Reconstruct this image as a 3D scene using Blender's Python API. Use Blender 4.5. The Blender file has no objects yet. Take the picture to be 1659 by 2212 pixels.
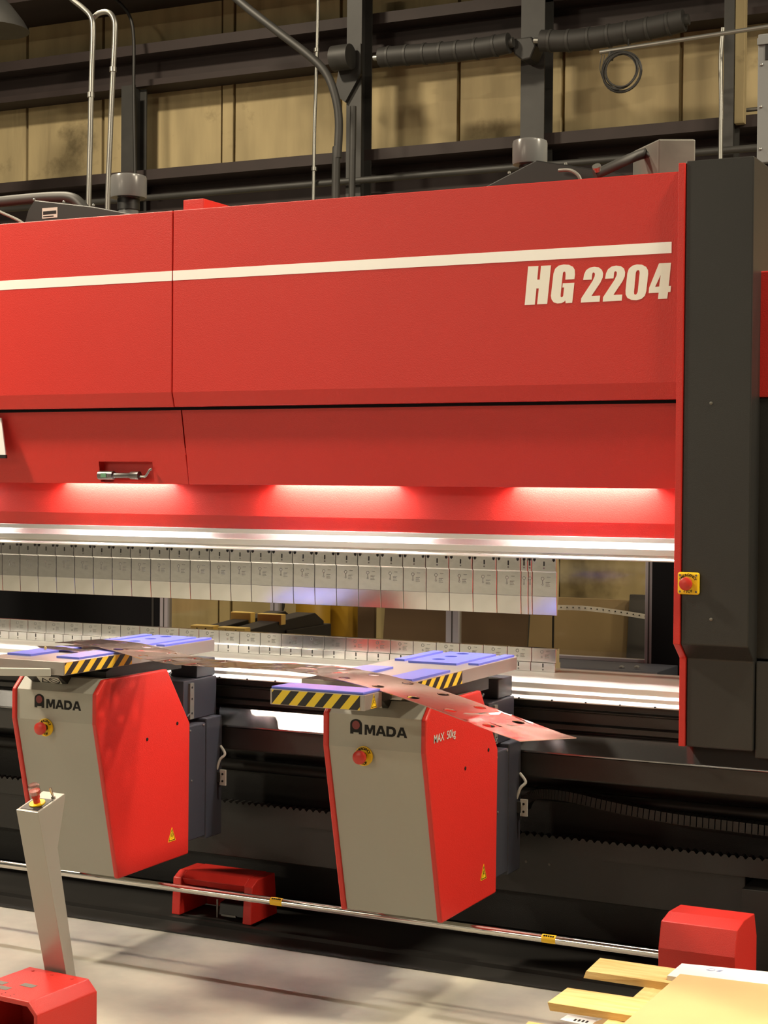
import bpy, bmesh, math, random
from mathutils import Vector, Matrix
from mathutils.geometry import tessellate_polygon

# ------------------------------------------------------------------ camera
S = bpy.context.scene
C = S.collection
FPX, YAW, PITCH, ROLL, CZ = 3568.03, 0.456372676, -0.0176653309, 0.00825070811, 1.6
_F = Vector((-math.sin(YAW)*math.cos(PITCH), math.cos(YAW)*math.cos(PITCH), math.sin(PITCH)))
_r = Vector((math.cos(YAW), math.sin(YAW), 0))
_u = _r.cross(_F)
_R = _r*math.cos(ROLL) + _u*math.sin(ROLL)
_U = _R.cross(_F)
cam = bpy.data.cameras.new('camera')
cam.sensor_fit = 'HORIZONTAL'; cam.sensor_width = 36.0; cam.lens = 36.0*FPX/1659.0
cam.clip_end = 200
cob = bpy.data.objects.new('camera', cam); C.objects.link(cob)
m = Matrix((_R, _U, -_F)).transposed().to_4x4(); m.translation = Vector((0, 0, CZ))
cob.matrix_world = m
S.camera = cob

# ------------------------------------------------------------------ light
S.view_settings.view_transform = 'Standard'; S.view_settings.look = 'None'
S.view_settings.gamma = 1.0; S.view_settings.use_curve_mapping = False
S.view_settings.exposure = 0.0
W = bpy.data.worlds.new('world'); S.world = W; W.use_nodes = True
W.node_tree.nodes['Background'].inputs[0].default_value = (1.0, 0.9, 0.75, 1)
W.node_tree.nodes['Background'].inputs[1].default_value = 0.05

def high_bay(name, loc, power, size=0.6, col=(1.0, 0.86, 0.64), target=None):
    l = bpy.data.lights.new(name, 'AREA'); l.shape = 'DISK'; l.size = size
    l.energy = power; l.color = col
    o = bpy.data.objects.new(name, l); C.objects.link(o); o.location = loc
    if target:
        o.rotation_euler = (Vector(target)-Vector(loc)).to_track_quat('-Z', 'Y').to_euler()
    return o
high_bay('high_bay_light', (-6.3, 3.1, 5.4), 480)
high_bay('high_bay_light', (4.2, 5.25, 6.4), 620)
high_bay('high_bay_light', (0.8, 4.3, 6.4), 300)
high_bay('high_bay_light', (-6.6, 6.6, 6.6), 350)
high_bay('high_bay_light', (0.2, 7.4, 6.6), 170)
high_bay('high_bay_light', (-7.5, -14.0, 6.3), 500, 1.0)
high_bay('high_bay_light', (-13.0, -13.5, 6.3), 1100, 1.0)  # added lamp out of view, brightens the far floor mirrored in the punches
high_bay('high_bay_light', (-6.0, -7.0, 6.3), 300, 1.0)
# green safety laser sighting along the punch line
l = bpy.data.lights.new('laser_light', 'SPOT'); l.energy = 6; l.color = (0.05, 1.0, 0.15); l.spot_size = math.radians(5); l.spot_blend = 0.3; l.shadow_soft_size = 0.004
lo = bpy.data.objects.new('laser_light', l); C.objects.link(lo); lo.location = (-1.45, 5.388, 1.165)
lo.rotation_euler = Vector((-1, 0, 0)).to_track_quat('-Z', 'Y').to_euler()

# ------------------------------------------------------------------ measuring
def _ray(x, y):
    return _F*FPX + _R*(x-829.5) - _U*(y-1106.0)
def A(x, y, Y):            # where the sight line through a photo point meets depth Y
    d = _ray(x, y); t = Y/d.y
    return Vector((d.x*t, Y, CZ+d.z*t))
def AZ(x, y, Z):
    d = _ray(x, y); t = (Z-CZ)/d.z
    return Vector((d.x*t, d.y*t, Z))

# ------------------------------------------------------------------ materials
MATS = {}
def mat(name, col, rough=0.5, metal=0.0, bump=0.0, bscale=200.0, var=0.0, vscale=3.0, stretch=(1, 1, 1), col2=None, coat=0.0, spec=0.5):
    if name in MATS: return MATS[name]
    m = bpy.data.materials.new(name); m.use_nodes = True
    nt = m.node_tree; b = nt.nodes['Principled BSDF']
    b.inputs['Base Color'].default_value = (*col, 1); b.inputs['Roughness'].default_value = rough
    b.inputs['Metallic'].default_value = metal; b.inputs['Specular IOR Level'].default_value = spec
    if coat: b.inputs['Coat Weight'].default_value = coat
    if bump or var:
        tc = nt.nodes.new('ShaderNodeTexCoord'); mp = nt.nodes.new('ShaderNodeMapping')
        mp.inputs['Scale'].default_value = stretch
        nt.links.new(tc.outputs['Object'], mp.inputs['Vector'])
    if var:
        n = nt.nodes.new('ShaderNodeTexNoise'); n.inputs['Scale'].default_value = vscale; n.inputs['Detail'].default_value = 6
        nt.links.new(mp.outputs[0], n.inputs['Vector'])
        r = nt.nodes.new('ShaderNodeValToRGB')
        r.color_ramp.elements[0].position = 0.32; r.color_ramp.elements[1].position = 0.68
        c2 = col2 if col2 else tuple(max(0, c*(1-var)) for c in col)
        r.color_ramp.elements[0].color = (*c2, 1); r.color_ramp.elements[1].color = (*col, 1)
        nt.links.new(n.outputs['Fac'], r.inputs[0]); nt.links.new(r.outputs[0], b.inputs['Base Color'])
    if bump:
        n = nt.nodes.new('ShaderNodeTexNoise'); n.inputs['Scale'].default_value = bscale; n.inputs['Detail'].default_value = 2
        nt.links.new(mp.outputs[0], n.inputs['Vector'])
        bp = nt.nodes.new('ShaderNodeBump'); bp.inputs['Strength'].default_value = bump; bp.inputs['Distance'].default_value = 0.002
        nt.links.new(n.outputs['Fac'], bp.inputs['Height']); nt.links.new(bp.outputs[0], b.inputs['Normal'])
    MATS[name] = m
    return m
def emis(name, col, k):
    m = bpy.data.materials.new(name); m.use_nodes = True
    b = m.node_tree.nodes['Principled BSDF']
    b.inputs['Base Color'].default_value = (*col, 1)
    b.inputs['Emission Color'].default_value = (*col, 1); b.inputs['Emission Strength'].default_value = k
    return m
def stripes(name, d, pitch, ca, cb, rough=0.5):   # printed hazard tape: slanted bands
    m = bpy.data.materials.new(name); m.use_nodes = True
    nt = m.node_tree; b = nt.nodes['Principled BSDF']; b.inputs['Roughness'].default_value = rough
    tc = nt.nodes.new('ShaderNodeTexCoord'); dt = nt.nodes.new('ShaderNodeVectorMath'); dt.operation = 'DOT_PRODUCT'
    dt.inputs[1].default_value = tuple(v/pitch for v in d)
    nt.links.new(tc.outputs['Object'], dt.inputs[0])
    fr = nt.nodes.new('ShaderNodeMath'); fr.operation = 'FRACT'; nt.links.new(dt.outputs['Value'], fr.inputs[0])
    gt = nt.nodes.new('ShaderNodeMath'); gt.operation = 'GREATER_THAN'; gt.inputs[1].default_value = 0.5
    nt.links.new(fr.outputs[0], gt.inputs[0])
    mx = nt.nodes.new('ShaderNodeMix'); mx.data_type = 'RGBA'
    mx.inputs[6].default_value = (*ca, 1); mx.inputs[7].default_value = (*cb, 1)
    nt.links.new(gt.outputs[0], mx.inputs[0]); nt.links.new(mx.outputs[2], b.inputs['Base Color'])
    return m
def pane_mat(name, tint, gloss):
    m = bpy.data.materials.new(name); m.use_nodes = True
    nt = m.node_tree; nt.nodes.remove(nt.nodes['Principled BSDF']); out = nt.nodes['Material Output']
    t = nt.nodes.new('ShaderNodeBsdfTransparent'); t.inputs[0].default_value = (*tint, 1)
    g = nt.nodes.new('ShaderNodeBsdfGlossy'); g.inputs['Roughness'].default_value = 0.06
    f = nt.nodes.new('ShaderNodeMixShader'); f.inputs[0].default_value = gloss
    nt.links.new(t.outputs[0], f.inputs[1]); nt.links.new(g.outputs[0], f.inputs[2]); nt.links.new(f.outputs[0], out.inputs[0])
    return m
RED = mat('red_paint', (0.59, 0.026, 0.019), 0.40, 0, 0.4, 350, 0.06, 1.4)
BLACK = mat('black_textured_paint', (0.022, 0.022, 0.021), 0.42, 0, 0.35, 420, 0.25, 2.0)
CHAR = mat('charcoal_paint', (0.03, 0.032, 0.042), 0.5, 0, 0.1, 300)
DARK = mat('dark_steel', (0.02, 0.019, 0.018), 0.55, 0, 0, 1, 0.3, 4)
BLK = mat('black_plastic', (0.008, 0.008, 0.008), 0.45)
GREY = mat('grey_front_paint', (0.36, 0.355, 0.31), 0.5, 0, 0.1, 400, 0.05, 2)
LGREY = mat('light_grey_paint', (0.50, 0.50, 0.46), 0.45, 0, 0.05, 300)
STEEL = mat('ground_tool_steel', (0.70, 0.70, 0.70), 0.17, 0.96, 0.04, 60, 0.2, 9)
ALU = mat('clamp_aluminium', (0.70, 0.68, 0.64), 0.35, 0.85, 0.02, 60, 0.08, 2, (0.2, 4, 4))
BED = mat('bright_table_steel', (0.86, 0.86, 0.84), 0.38, 0.4, 0.0, 1, 0.1, 3, (0.3, 3, 3))
EXTR = mat('anodised_extrusion', (0.42, 0.42, 0.47), 0.4, 0.6)
CHROME = mat('polished_pipe', (0.55, 0.54, 0.51), 0.18, 1.0)
GALV = mat('galvanised_conduit', (0.30, 0.30, 0.28), 0.38, 0.8)
WHITE = mat('white_decal', (0.92, 0.91, 0.84), 0.35)
STRIPE = mat('bright_stripe', (0.95, 0.95, 0.93), 0.3, 0.1)
INK = mat('engraving_ink', (0.012, 0.012, 0.012), 0.6, spec=0.2)
ETCH = mat('laser_etch', (0.20, 0.20, 0.20), 0.6)
YEL = mat('yellow_plastic', (0.85, 0.55, 0.01), 0.45)
YELP = mat('brass_yellow_paint', (0.62, 0.45, 0.12), 0.45)
BTN = mat('red_button', (0.50, 0.03, 0.02), 0.38)
BLUE = mat('blue_pad', (0.13, 0.17, 0.72), 0.32, 0, 0.03, 80, 0.1, 10)
WOOD = mat('pine_board', (0.86, 0.64, 0.28), 0.7, 0, 0.3, 60, 0.25, 7, (1, 9, 9), (0.74, 0.47, 0.16))
CARD = mat('cardboard', (0.74, 0.47, 0.22), 0.8, 0, 0, 1, 0.06, 6)
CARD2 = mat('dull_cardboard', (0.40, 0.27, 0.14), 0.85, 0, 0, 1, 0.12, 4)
PAPER = mat('white_sheet_paper', (0.88, 0.88, 0.90), 0.4)
SHEETM = mat('steel_with_reflected_red', (0.74, 0.48, 0.43), 0.12, 0.95, 0.02, 60, 0.1, 5)  # reflected red of the ram is mixed into the steel's base colour
TAN = mat('tan_wall_panel', (0.42, 0.335, 0.18), 0.85, 0, 0.0, 1, 0.28, 2.2, (3, 1, 0.5))
def dirty(m):                                       # grime blotches and vertical water streaks of the old wall
    nt = m.node_tree; b = nt.nodes['Principled BSDF']; src = b.inputs['Base Color'].links[0].from_socket
    tc = nt.nodes.new('ShaderNodeTexCoord')
    for sc, st, lo, hi, col, k in ((1.6, (1, 1, 1), 0.60, 0.72, (0.10, 0.075, 0.035, 1), 0.75), (5.0, (1.6, 1, 0.12), 0.58, 0.78, (0.17, 0.13, 0.07, 1), 0.6)):
        mp = nt.nodes.new('ShaderNodeMapping'); mp.inputs['Scale'].default_value = st; nt.links.new(tc.outputs['Object'], mp.inputs['Vector'])
        n = nt.nodes.new('ShaderNodeTexNoise'); n.inputs['Scale'].default_value = sc; n.inputs['Detail'].default_value = 8; n.inputs['Roughness'].default_value = 0.65
        nt.links.new(mp.outputs[0], n.inputs['Vector'])
        r = nt.nodes.new('ShaderNodeMapRange'); r.inputs[1].default_value = lo; r.inputs[2].default_value = hi; r.inputs[4].default_value = k
        nt.links.new(n.outputs['Fac'], r.inputs[0])
        mx = nt.nodes.new('ShaderNodeMix'); mx.data_type = 'RGBA'; mx.inputs[7].default_value = col
        nt.links.new(r.outputs[0], mx.inputs[0]); nt.links.new(src, mx.inputs[6]); src = mx.outputs[2]
    nt.links.new(src, b.inputs['Base Color'])
dirty(TAN)
GIRT = mat('brown_primer', (0.026, 0.016, 0.015), 0.7, 0, 0, 1, 0.2, 5)
COLM = mat('column_grey_black', (0.034, 0.033, 0.031), 0.55, 0, 0, 1, 0.35, 6)
CONC = mat('concrete', (0.50, 0.475, 0.40), 0.5, 0, 0.15, 30, 0.45, 2.6, (1, 1, 1), (0.27, 0.26, 0.235))
HZX = stripes('hazard_tape_front', (1, 0, -0.85), 0.052, (0.012, 0.011, 0.01), (0.80, 0.58, 0.03))
HZY = stripes('hazard_tape_side', (0, 1, -1.15), 0.062, (0.012, 0.011, 0.01), (0.80, 0.55, 0.04))
LED = emis('led_bar', (1.0, 0.96, 0.90), 180)
PANE = pane_mat('clear_pane', (0.82, 0.80, 0.74), 0.06)
CLEAR = pane_mat('clear_guard', (0.85, 0.85, 0.85), 0.22)
OILG = mat('grey_tank_paint', (0.15, 0.155, 0.155), 0.25, 0, 0, 1, 0.05, 3)
MOT = mat('dusty_grey_metal', (0.17, 0.165, 0.145), 0.6, 0.2, 0, 1, 0.35, 8)
DRUM = mat('yellow_drum_paint', (0.36, 0.21, 0.015), 0.5)
RUB = mat('rubber_hose', (0.022, 0.021, 0.02), 0.6)
TBL = mat('table_metal', (0.40, 0.365, 0.345), 0.3, 0.55, 0.02, 60, 0.06, 6)
PBLK = mat('matt_black_panel', (0.004, 0.004, 0.005), 0.7, spec=0.08)
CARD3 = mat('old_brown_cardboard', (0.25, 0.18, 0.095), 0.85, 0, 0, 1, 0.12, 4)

# ------------------------------------------------------------------ builders
ORG = {}
class MB:
    def __init__(s): s.v = []; s.f = []
    def add(s, vs, fs):
        n = len(s.v); s.v += [tuple(v) for v in vs]; s.f += [tuple(i+n for i in f) for f in fs]; return s
    def box(s, x0, x1, y0, y1, z0, z1):
        vs = [(x, y, z) for z in (z0, z1) for y in (y0, y1) for x in (x0, x1)]
        return s.add(vs, [(0, 2, 3, 1), (4, 5, 7, 6), (0, 1, 5, 4), (2, 6, 7, 3), (0, 4, 6, 2), (1, 3, 7, 5)])
    def prism(s, poly, axis, a, b):       # poly in the two other axes (cyclic order), extruded a..b along axis
        def P(p, t):
            return {'x': (t, p[0], p[1]), 'y': (p[0], t, p[1]), 'z': (p[0], p[1], t)}[axis]
        n = len(poly)
        vs = [P(p, a) for p in poly]+[P(p, b) for p in poly]
        fs = [tuple(range(n)), tuple(range(2*n-1, n-1, -1))]+[(i, i+n, (i+1) % n+n, (i+1) % n) for i in range(n)]
        return s.add(vs, fs)
    def hexa(s, b, t):                    # bottom 4 corners, top 4 corners
        return s.add(list(b)+list(t), [(3, 2, 1, 0), (4, 5, 6, 7), (0, 1, 5, 4), (1, 2, 6, 5), (2, 3, 7, 6), (3, 0, 4, 7)])
    def cyl(s, p0, p1, r, n=16, r1=None):
        p0 = Vector(p0); p1 = Vector(p1); d = (p1-p0).normalized()
        a = d.orthogonal().normalized(); b = d.cross(a)
        r1 = r if r1 is None else r1
        vs = []
        for p, q in ((p0, r), (p1, r1)):
            for i in range(n):
                t = 2*math.pi*i/n; vs.append(p+a*(q*math.cos(t))+b*(q*math.sin(t)))
        return s.add(vs, [tuple(range(n-1, -1, -1)), tuple(range(n, 2*n))]+[(i, (i+1) % n, (i+1) % n+n, i+n) for i in range(n)])
    def tube(s, path, r, n=10):
        path = [Vector(p) for p in path]; rs = r if isinstance(r, (list, tuple)) else [r]*len(path)
        vs = []; a = None
        for i, p in enumerate(path):
            d = (path[min(i+1, len(path)-1)]-path[max(i-1, 0)]).normalized()
            if a is None: a = d.orthogonal().normalized()
            else: a = (a-d*a.dot(d)).normalized()
            b = d.cross(a)
            for k in range(n):
                t = 2*math.pi*k/n; vs.append(p+a*(rs[i]*math.cos(t))+b*(rs[i]*math.sin(t)))
        fs = [tuple(range(n-1, -1, -1)), tuple(range(len(vs)-n, len(vs)))]
        for i in range(len(path)-1):
            for k in range(n):
                fs.append((i*n+k, i*n+(k+1) % n, (i+1)*n+(k+1) % n, (i+1)*n+k))
        return s.add(vs, fs)
    def lathe(s, prof, c, axis, n=24):    # prof: (radius, distance along axis)
        c = Vector(c); d = Vector(axis).normalized(); a = d.orthogonal().normalized(); b = d.cross(a)
        vs = []
        for r, h in prof:
            for k in range(n):
                t = 2*math.pi*k/n; vs.append(c+d*h+a*(r*math.cos(t))+b*(r*math.sin(t)))
        m_ = len(prof)
        fs = [tuple(range(n-1, -1, -1)), tuple(range((m_-1)*n, m_*n))]
        for i in range(m_-1):
            for k in range(n): fs.append((i*n+k, i*n+(k+1) % n, (i+1)*n+(k+1) % n, (i+1)*n+k))
        return s.add(vs, fs)
    def ring(s, c, axis, r0, r1, h, n=28, up=None, a0=0, a1=2*math.pi):
        return s.lathe([(r0, 0), (r1, 0), (r1, h), (r0, h), (r0, 0)], c, axis, n)
    def plate(s, loops, o, u, v, h):      # flat cut-out (first loop outer, others holes) raised by h along u x v
        o = Vector(o); u = Vector(u); v = Vector(v); w = u.cross(v).normalized()
        L3 = [[Vector((p[0], p[1], 0)) for p in lp] for lp in loops]
        tris = tessellate_polygon(L3)
        flat = [p for lp in L3 for p in lp]; n = len(flat)
        base = [o+u*p.x+v*p.y for p in flat]
        fs = []
        for t in tris:
            a, b, c = (flat[i] for i in t)
            if (b-a).cross(c-a).z < 0: t = (t[0], t[2], t[1])
            fs.append(tuple(i+n for i in t))
        k = 0
        for lp in L3:
            m_ = len(lp)
            for i in range(m_): fs.append((k+i, k+(i+1) % m_, k+(i+1) % m_+n, k+i+n))
            k += m_
        return s.add(base+[p+w*h for p in base], fs)
    def build(s, name, material, parent=None, smooth=False, bevel=0.0, kind=None, seg=2):
        me = bpy.data.meshes.new(name)
        o_ = ORG.get(parent.name, (0, 0, 0)) if parent else (0, 0, 0)
        me.from_pydata([(v[0]-o_[0], v[1]-o_[1], v[2]-o_[2]) for v in s.v], [], s.f)
        bm = bmesh.new(); bm.from_mesh(me); bmesh.ops.recalc_face_normals(bm, faces=bm.faces); bm.to_mesh(me); bm.free()
        me.materials.append(material)
        ob = bpy.data.objects.new(name, me); C.objects.link(ob)
        if parent:
            ob.parent = parent; ORG[ob.name] = o_
        if smooth:
            for p in me.polygons: p.use_smooth = True
            md = ob.modifiers.new('edge', 'EDGE_SPLIT'); md.split_angle = math.radians(38)
        if bevel:
            md = ob.modifiers.new('bevel', 'BEVEL'); md.width = bevel; md.segments = seg; md.limit_method = 'ANGLE'; md.angle_limit = math.radians(35)
        if kind: ob['kind'] = kind
        return ob
def thing(name, label, cat, loc=(0, 0, 0), rotz=0.0, group=None, local=False):
    o = bpy.data.objects.new(name, None); C.objects.link(o); o.location = loc; o.rotation_euler = (0, 0, rotz)
    o.empty_display_size = 0.1
    ORG[o.name] = (0, 0, 0) if local else tuple(loc)
    return tag(o, label, cat, group)
def tag(o, label, cat, group=None):
    o['label'] = label; o['category'] = cat
    if group: o['group'] = group
    return o
def struct(o): o['kind'] = 'structure'; return o
def lab(o, t): o['label'] = t; return o
def text(name, s, size, o, u, v, material, parent, xs=1.0, fat=0.0, h=0.0008):   # flat lettering from the built-in font
    cu = bpy.data.curves.new(name, 'FONT'); cu.body = s; cu.size = size; cu.offset = fat; cu.align_x = 'CENTER'; cu.align_y = 'CENTER'
    cu.resolution_u = 3
    t = bpy.data.objects.new(name, cu); C.objects.link(t); bpy.context.view_layer.update()
    me = bpy.data.meshes.new_from_object(t.evaluated_get(bpy.context.evaluated_depsgraph_get()))
    bpy.data.objects.remove(t)
    o = Vector(o); u = Vector(u).normalized(); v = Vector(v).normalized(); w = u.cross(v)
    q = ORG.get(parent.name, (0, 0, 0)) if parent else (0, 0, 0)
    for p in me.vertices: p.co = o+u*(p.co.x*xs)+v*p.co.y+w*h-Vector(q)
    me.materials.clear(); me.materials.append(material)
    ob = bpy.data.objects.new(name, me); C.objects.link(ob); ob.parent = parent; ORG[ob.name] = q
    return ob
def arc(cx, cy, r, a0, a1, n):
    return [(cx+r*math.cos(math.radians(a0+(a1-a0)*i/n)), cy+r*math.sin(math.radians(a0+(a1-a0)*i/n))) for i in range(n+1)]
def smooth_path(pts, n=8):
    P = [Vector(p) for p in pts]; out = []
    for i in range(len(P)-1):
        a = P[max(i-1, 0)]; b = P[i]; c = P[i+1]; d = P[min(i+2, len(P)-1)]
        for k in range(n):
            t = k/n
            out.append(0.5*((2*b)+(c-a)*t+(2*a-5*b+4*c-d)*t*t+(3*b-a-3*c+d)*t**3))
    out.append(P[-1]); return out
def estop(parent, c, square, r=0.033):       # emergency stop facing the operator (-Y): plate, collar, mushroom
    c = Vector(c)
    if square:
        pl = MB().box(c.x-r, c.x+r, c.y-0.014, c.y, c.z-r, c.z+r).build('emergency_plate', YEL, parent, bevel=0.006)
        for sx in (-1, 1):
            for sz in (-1, 1):
                MB().cyl((c.x+sx*r*0.74, c.y-0.0155, c.z+sz*r*0.74), (c.x+sx*r*0.74, c.y-0.012, c.z+sz*r*0.74), 0.0032, 10).build('screw', MOT, pl)
        f = c.y-0.0145
    else:
        pl = MB().cyl((c.x, c.y, c.z), (c.x, c.y-0.005, c.z), r, 32).build('emergency_plate', YEL, parent, smooth=True)
        f = c.y-0.0055
    for word, a0, up in (('EMERGENCY', 150, 1), ('STOP', 245, -1)):
        st = 15 if up == 1 else 17
        for i, ch in enumerate(word):
            a = math.radians(a0-i*st if up == 1 else a0+i*st)
            u = (math.sin(a), 0, -math.cos(a)) if up == 1 else (-math.sin(a), 0, math.cos(a))
            v = (math.cos(a), 0, math.sin(a)) if up == 1 else (-math.cos(a), 0, -math.sin(a))
            rr = r*0.76
            text('lettering', ch, 0.011, (c.x+rr*math.cos(a), f, c.z+rr*math.sin(a)), u, v, INK, pl, 1, 0.0003, 0.0006)
    lab(MB().lathe([(0.011, 0), (0.011, 0.016)], (c.x, f, c.z), (0, -1, 0), 20).build('collar', BLK, pl, smooth=True), 'black button collar')
    lab(MB().lathe([(0.013, 0.010), (0.018, 0.016), (0.0205, 0.024), (0.0195, 0.031), (0.014, 0.0345), (0.004, 0.0355)], (c.x, f, c.z), (0, -1, 0), 28).build('mushroom_button', BTN, pl, smooth=True), 'red mushroom button')
    return pl
def warn_triangle(parent, o, u, v, s):
    h = s*1.05
    t = MB().plate([[(-s/2, 0), (s/2, 0), (0, h)]], o, u, v, 0.0008).build('warning_triangle', YEL, parent)
    w = Vector(u).cross(Vector(v)).normalized()
    MB().plate([[(-s*.42, h*.05), (s*.42, h*.05), (0, h*.9)], [(-s*.34, h*.10), (s*.34, h*.10), (0, h*.78)]], Vector(o)+w*0.0008, u, v, 0.0004).build('triangle_border', INK, t)
    MB().plate([[(-.05*s, h*.55), (.05*s, h*.58), (.02*s, h*.40), (.09*s, h*.40), (-.05*s, h*.15), (-.01*s, h*.33), (-.08*s, h*.33)]], Vector(o)+w*0.0008, u, v, 0.0004).build('bolt_symbol', INK, t)
    return t
ORD = ['rightmost', 'second', 'third', 'fourth', 'fifth', 'sixth', 'seventh', 'eighth', 'ninth', 'tenth', 'eleventh', 'twelfth', 'thirteenth', 'fourteenth', 'fifteenth', 'sixteenth', 'seventeenth', 'eighteenth', 'nineteenth', 'twentieth', 'twenty-first', 'twenty-second', 'twenty-third', 'twenty-fourth', 'twenty-fifth', 'twenty-sixth', 'twenty-seventh', 'twenty-eighth', 'twenty-ninth', 'thirtieth', 'thirty-first', 'thirty-second', 'thirty-third']

# ================================================================== setting
o = MB().box(-40, 12, -30, 10.62, -0.12, 0.0).build('floor', CONC); struct(o)
YW = 10.5
wall = struct(MB().box(-16, 7, YW+0.04, YW+0.16, 0, 6.6).build('wall_back', TAN))
lab(wall, 'tan corrugated back wall of the hall')
seams = [-16, -13.6, -11.2, A(58, 300, YW).x, A(222, 300, YW).x, A(480, 300, YW).x, A(505, 300, YW).x, A(735, 300, YW).x, A(990, 300, YW).x, A(1215, 300, YW).x, A(1470, 300, YW).x, -2.2, -0.6, 1.4, 3.6, 7]
for a, b in zip(seams[:-1], seams[1:]):
    if b-a > 0.25:
        k = MB(); k.box(a+0.012, b-0.012, YW, YW+0.045, 0.02, 6.5)
        k.build('wall_panel', TAN, wall, bevel=0.006)
    else:
        MB().box(a+0.004, b-0.004, YW-0.008, YW+0.045, 0.02, 6.5).build('wall_batten', TAN, wall, bevel=0.006)
# horizontal girts: a Z section each
def girt(n, zt, zb, label, y0=10.2):
    p = [(y0, zt), (y0, zt-0.075), (y0+0.02, zt-0.08), (10.38, zt-0.08), (10.38, zb+0.05), (y0+0.06, zb+0.045), (y0+0.06, zb), (10.49, zb), (10.49, zt)]
    g = struct(MB().prism(p, 'x', -16, 7).build('trim_%d' % n, GIRT)); lab(g, label); return g
girt(1, 4.825, 4.53, 'upper brown steel girt across the tan wall')
girt(2, 3.885, 3.55, 'lower brown steel girt across the tan wall', 10.15)
g = struct(MB().prism([(9.7, 5.09), (9.7, 5.6), (10.49, 5.7), (10.49, 5.16)], 'x', -16, 7).build('trim_3', GIRT)); lab(g, 'dark eave beam at the top of the wall')
c_ = struct(MB().box(-16, 7, -5, 10.62, 7.2, 7.35).build('ceiling', DARK))
fl = struct(MB().box(-16, 0.5, 4.9, 5.75, 0.0005, 0.006).build('trim_4', DARK)); lab(fl, 'dark floor plate along the machine base')
struct(MB().box(-16, 0.5, 5.02, 5.045, 0.006, 0.02).build('trim_5', DARK))

# ================================================================== press brake
YP = 4.97
XS = -1.434                       # inner side plate
pb = thing('press_brake', 'large red and black press brake with bright steel tooling across the hall', 'press brake', (-3.4, 5.4, 0))
def zat(y, Y, x=830): return A(x, y, Y).z
ZT = zat(419, YP); ZF = zat(838, YP); ZB = zat(872, YP+0.012)
XM = -3.2885
prof = [(YP, ZT), (YP, ZF), (YP+0.016, ZB), (YP+0.14, ZB), (YP+0.14, ZT-0.03)]
for a, b, t in ((-5.62, XM-0.0015, 'left red upper ram panel'), (XM+0.0015, XS-0.001, 'right red upper ram panel')):
    lab(MB().prism(prof, 'x', a, b).build('ram_panel', RED, pb, bevel=0.003), t)
ZL = zat(1050, 5.085)
def ylow(z): return 5.03+(5.085-5.03)*(1.866-z)/(1.866-ZL)
lowp = [(5.03, 1.866), (5.085, ZL), (5.10, ZL), (5.10, ZL+0.02), (5.075, 1.60+0.05), (5.06, 1.866)]
lab(MB().prism([(5.03, 1.866), (5.085, ZL), (5.094, ZL), (5.04, 1.866)], 'x', XM+0.002, XS-0.001).build('lower_ram_panel', RED, pb, bevel=0.002), 'right red lower ram panel')
# left lower panel with the tool pocket cut in
k = MB()
px0, px1 = A(210, 997, 5.06).x, A(326, 997, 5.06).x
pz1, pz0 = A(268, 997, 5.06).z, A(268, 1041, 5.08).z
xs = [-5.62, px0, px1, XM-0.002]; zs = [ZL, pz0, pz1, 1.868]
def PL(x, z, d=0): return (x, ylow(z)+d, z)
for i in range(3):
    for j in range(3):
        if i == 1 and j == 1: continue
        k.add([PL(xs[i], zs[j]), PL(xs[i+1], zs[j]), PL(xs[i+1], zs[j+1]), PL(xs[i], zs[j+1])], [(0, 1, 2, 3)])
d = 0.045
for (a, b) in (((px0, pz0), (px1, pz0)), ((px1, pz0), (px1, pz1)), ((px1, pz1), (px0, pz1)), ((px0, pz1), (px0, pz0))):
    k.add([PL(*a), PL(*b), (b[0], 5.105, b[1]), (a[0], 5.105, a[1])], [(0, 1, 2, 3)])
k.add([(px0, 5.105, pz0), (px1, 5.105, pz0), (px1, 5.105, pz1), (px0, 5.105, pz1)], [(0, 1, 2, 3)])
k.add([PL(-5.62, ZL), PL(XM-0.002, ZL), (XM-0.002, 5.094, ZL), (-5.62, 5.094, ZL)], [(0, 1, 2, 3)])
lab(k.build('lower_ram_panel', RED, pb), 'left red lower ram panel with a tool pocket')
lab(MB().box(-5.62, XS-0.002, 4.998, 5.029, ZB-0.010, ZB-0.0008).build('ram_gap_shade', PBLK, pb), 'black strip standing in for the shaded gap under the upper ram panel')  # black strip stands in for the shade in this recess
# ram body behind the covers, recess wall, lower band
YR = 5.21
ZR = zat(1120, YR); ZR2 = zat(1152, YR+0.014)
lab(MB().prism([(YR, 1.70), (YR, ZR), (YR+0.014, ZR2), (5.55, ZR2), (5.55, 2.40), (5.12, 2.40), (5.12, 1.72)], 'x', -5.62, XS-0.001).build('ram_body', RED, pb, bevel=0.002), 'red ram beam behind the covers')
# work lights under the lip
for a, b in ((-4.86, -4.385), (-3.922, -3.446), (-2.984, -2.51), (-2.054, -1.583)):
    h = MB().box(a-0.012, b+0.012, 5.118, 5.205, 1.642, 1.662).build('light_bar', LGREY, pb)
    MB().box(a, b, 5.150, 5.188, 1.629, 1.6415).build('led_lens', LED, h)
    for e_ in (a-0.012, b+0.008): MB().box(e_, e_+0.004, 5.118, 5.205, 1.593, 1.6415).build('end_baffle', LGREY, h)
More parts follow.
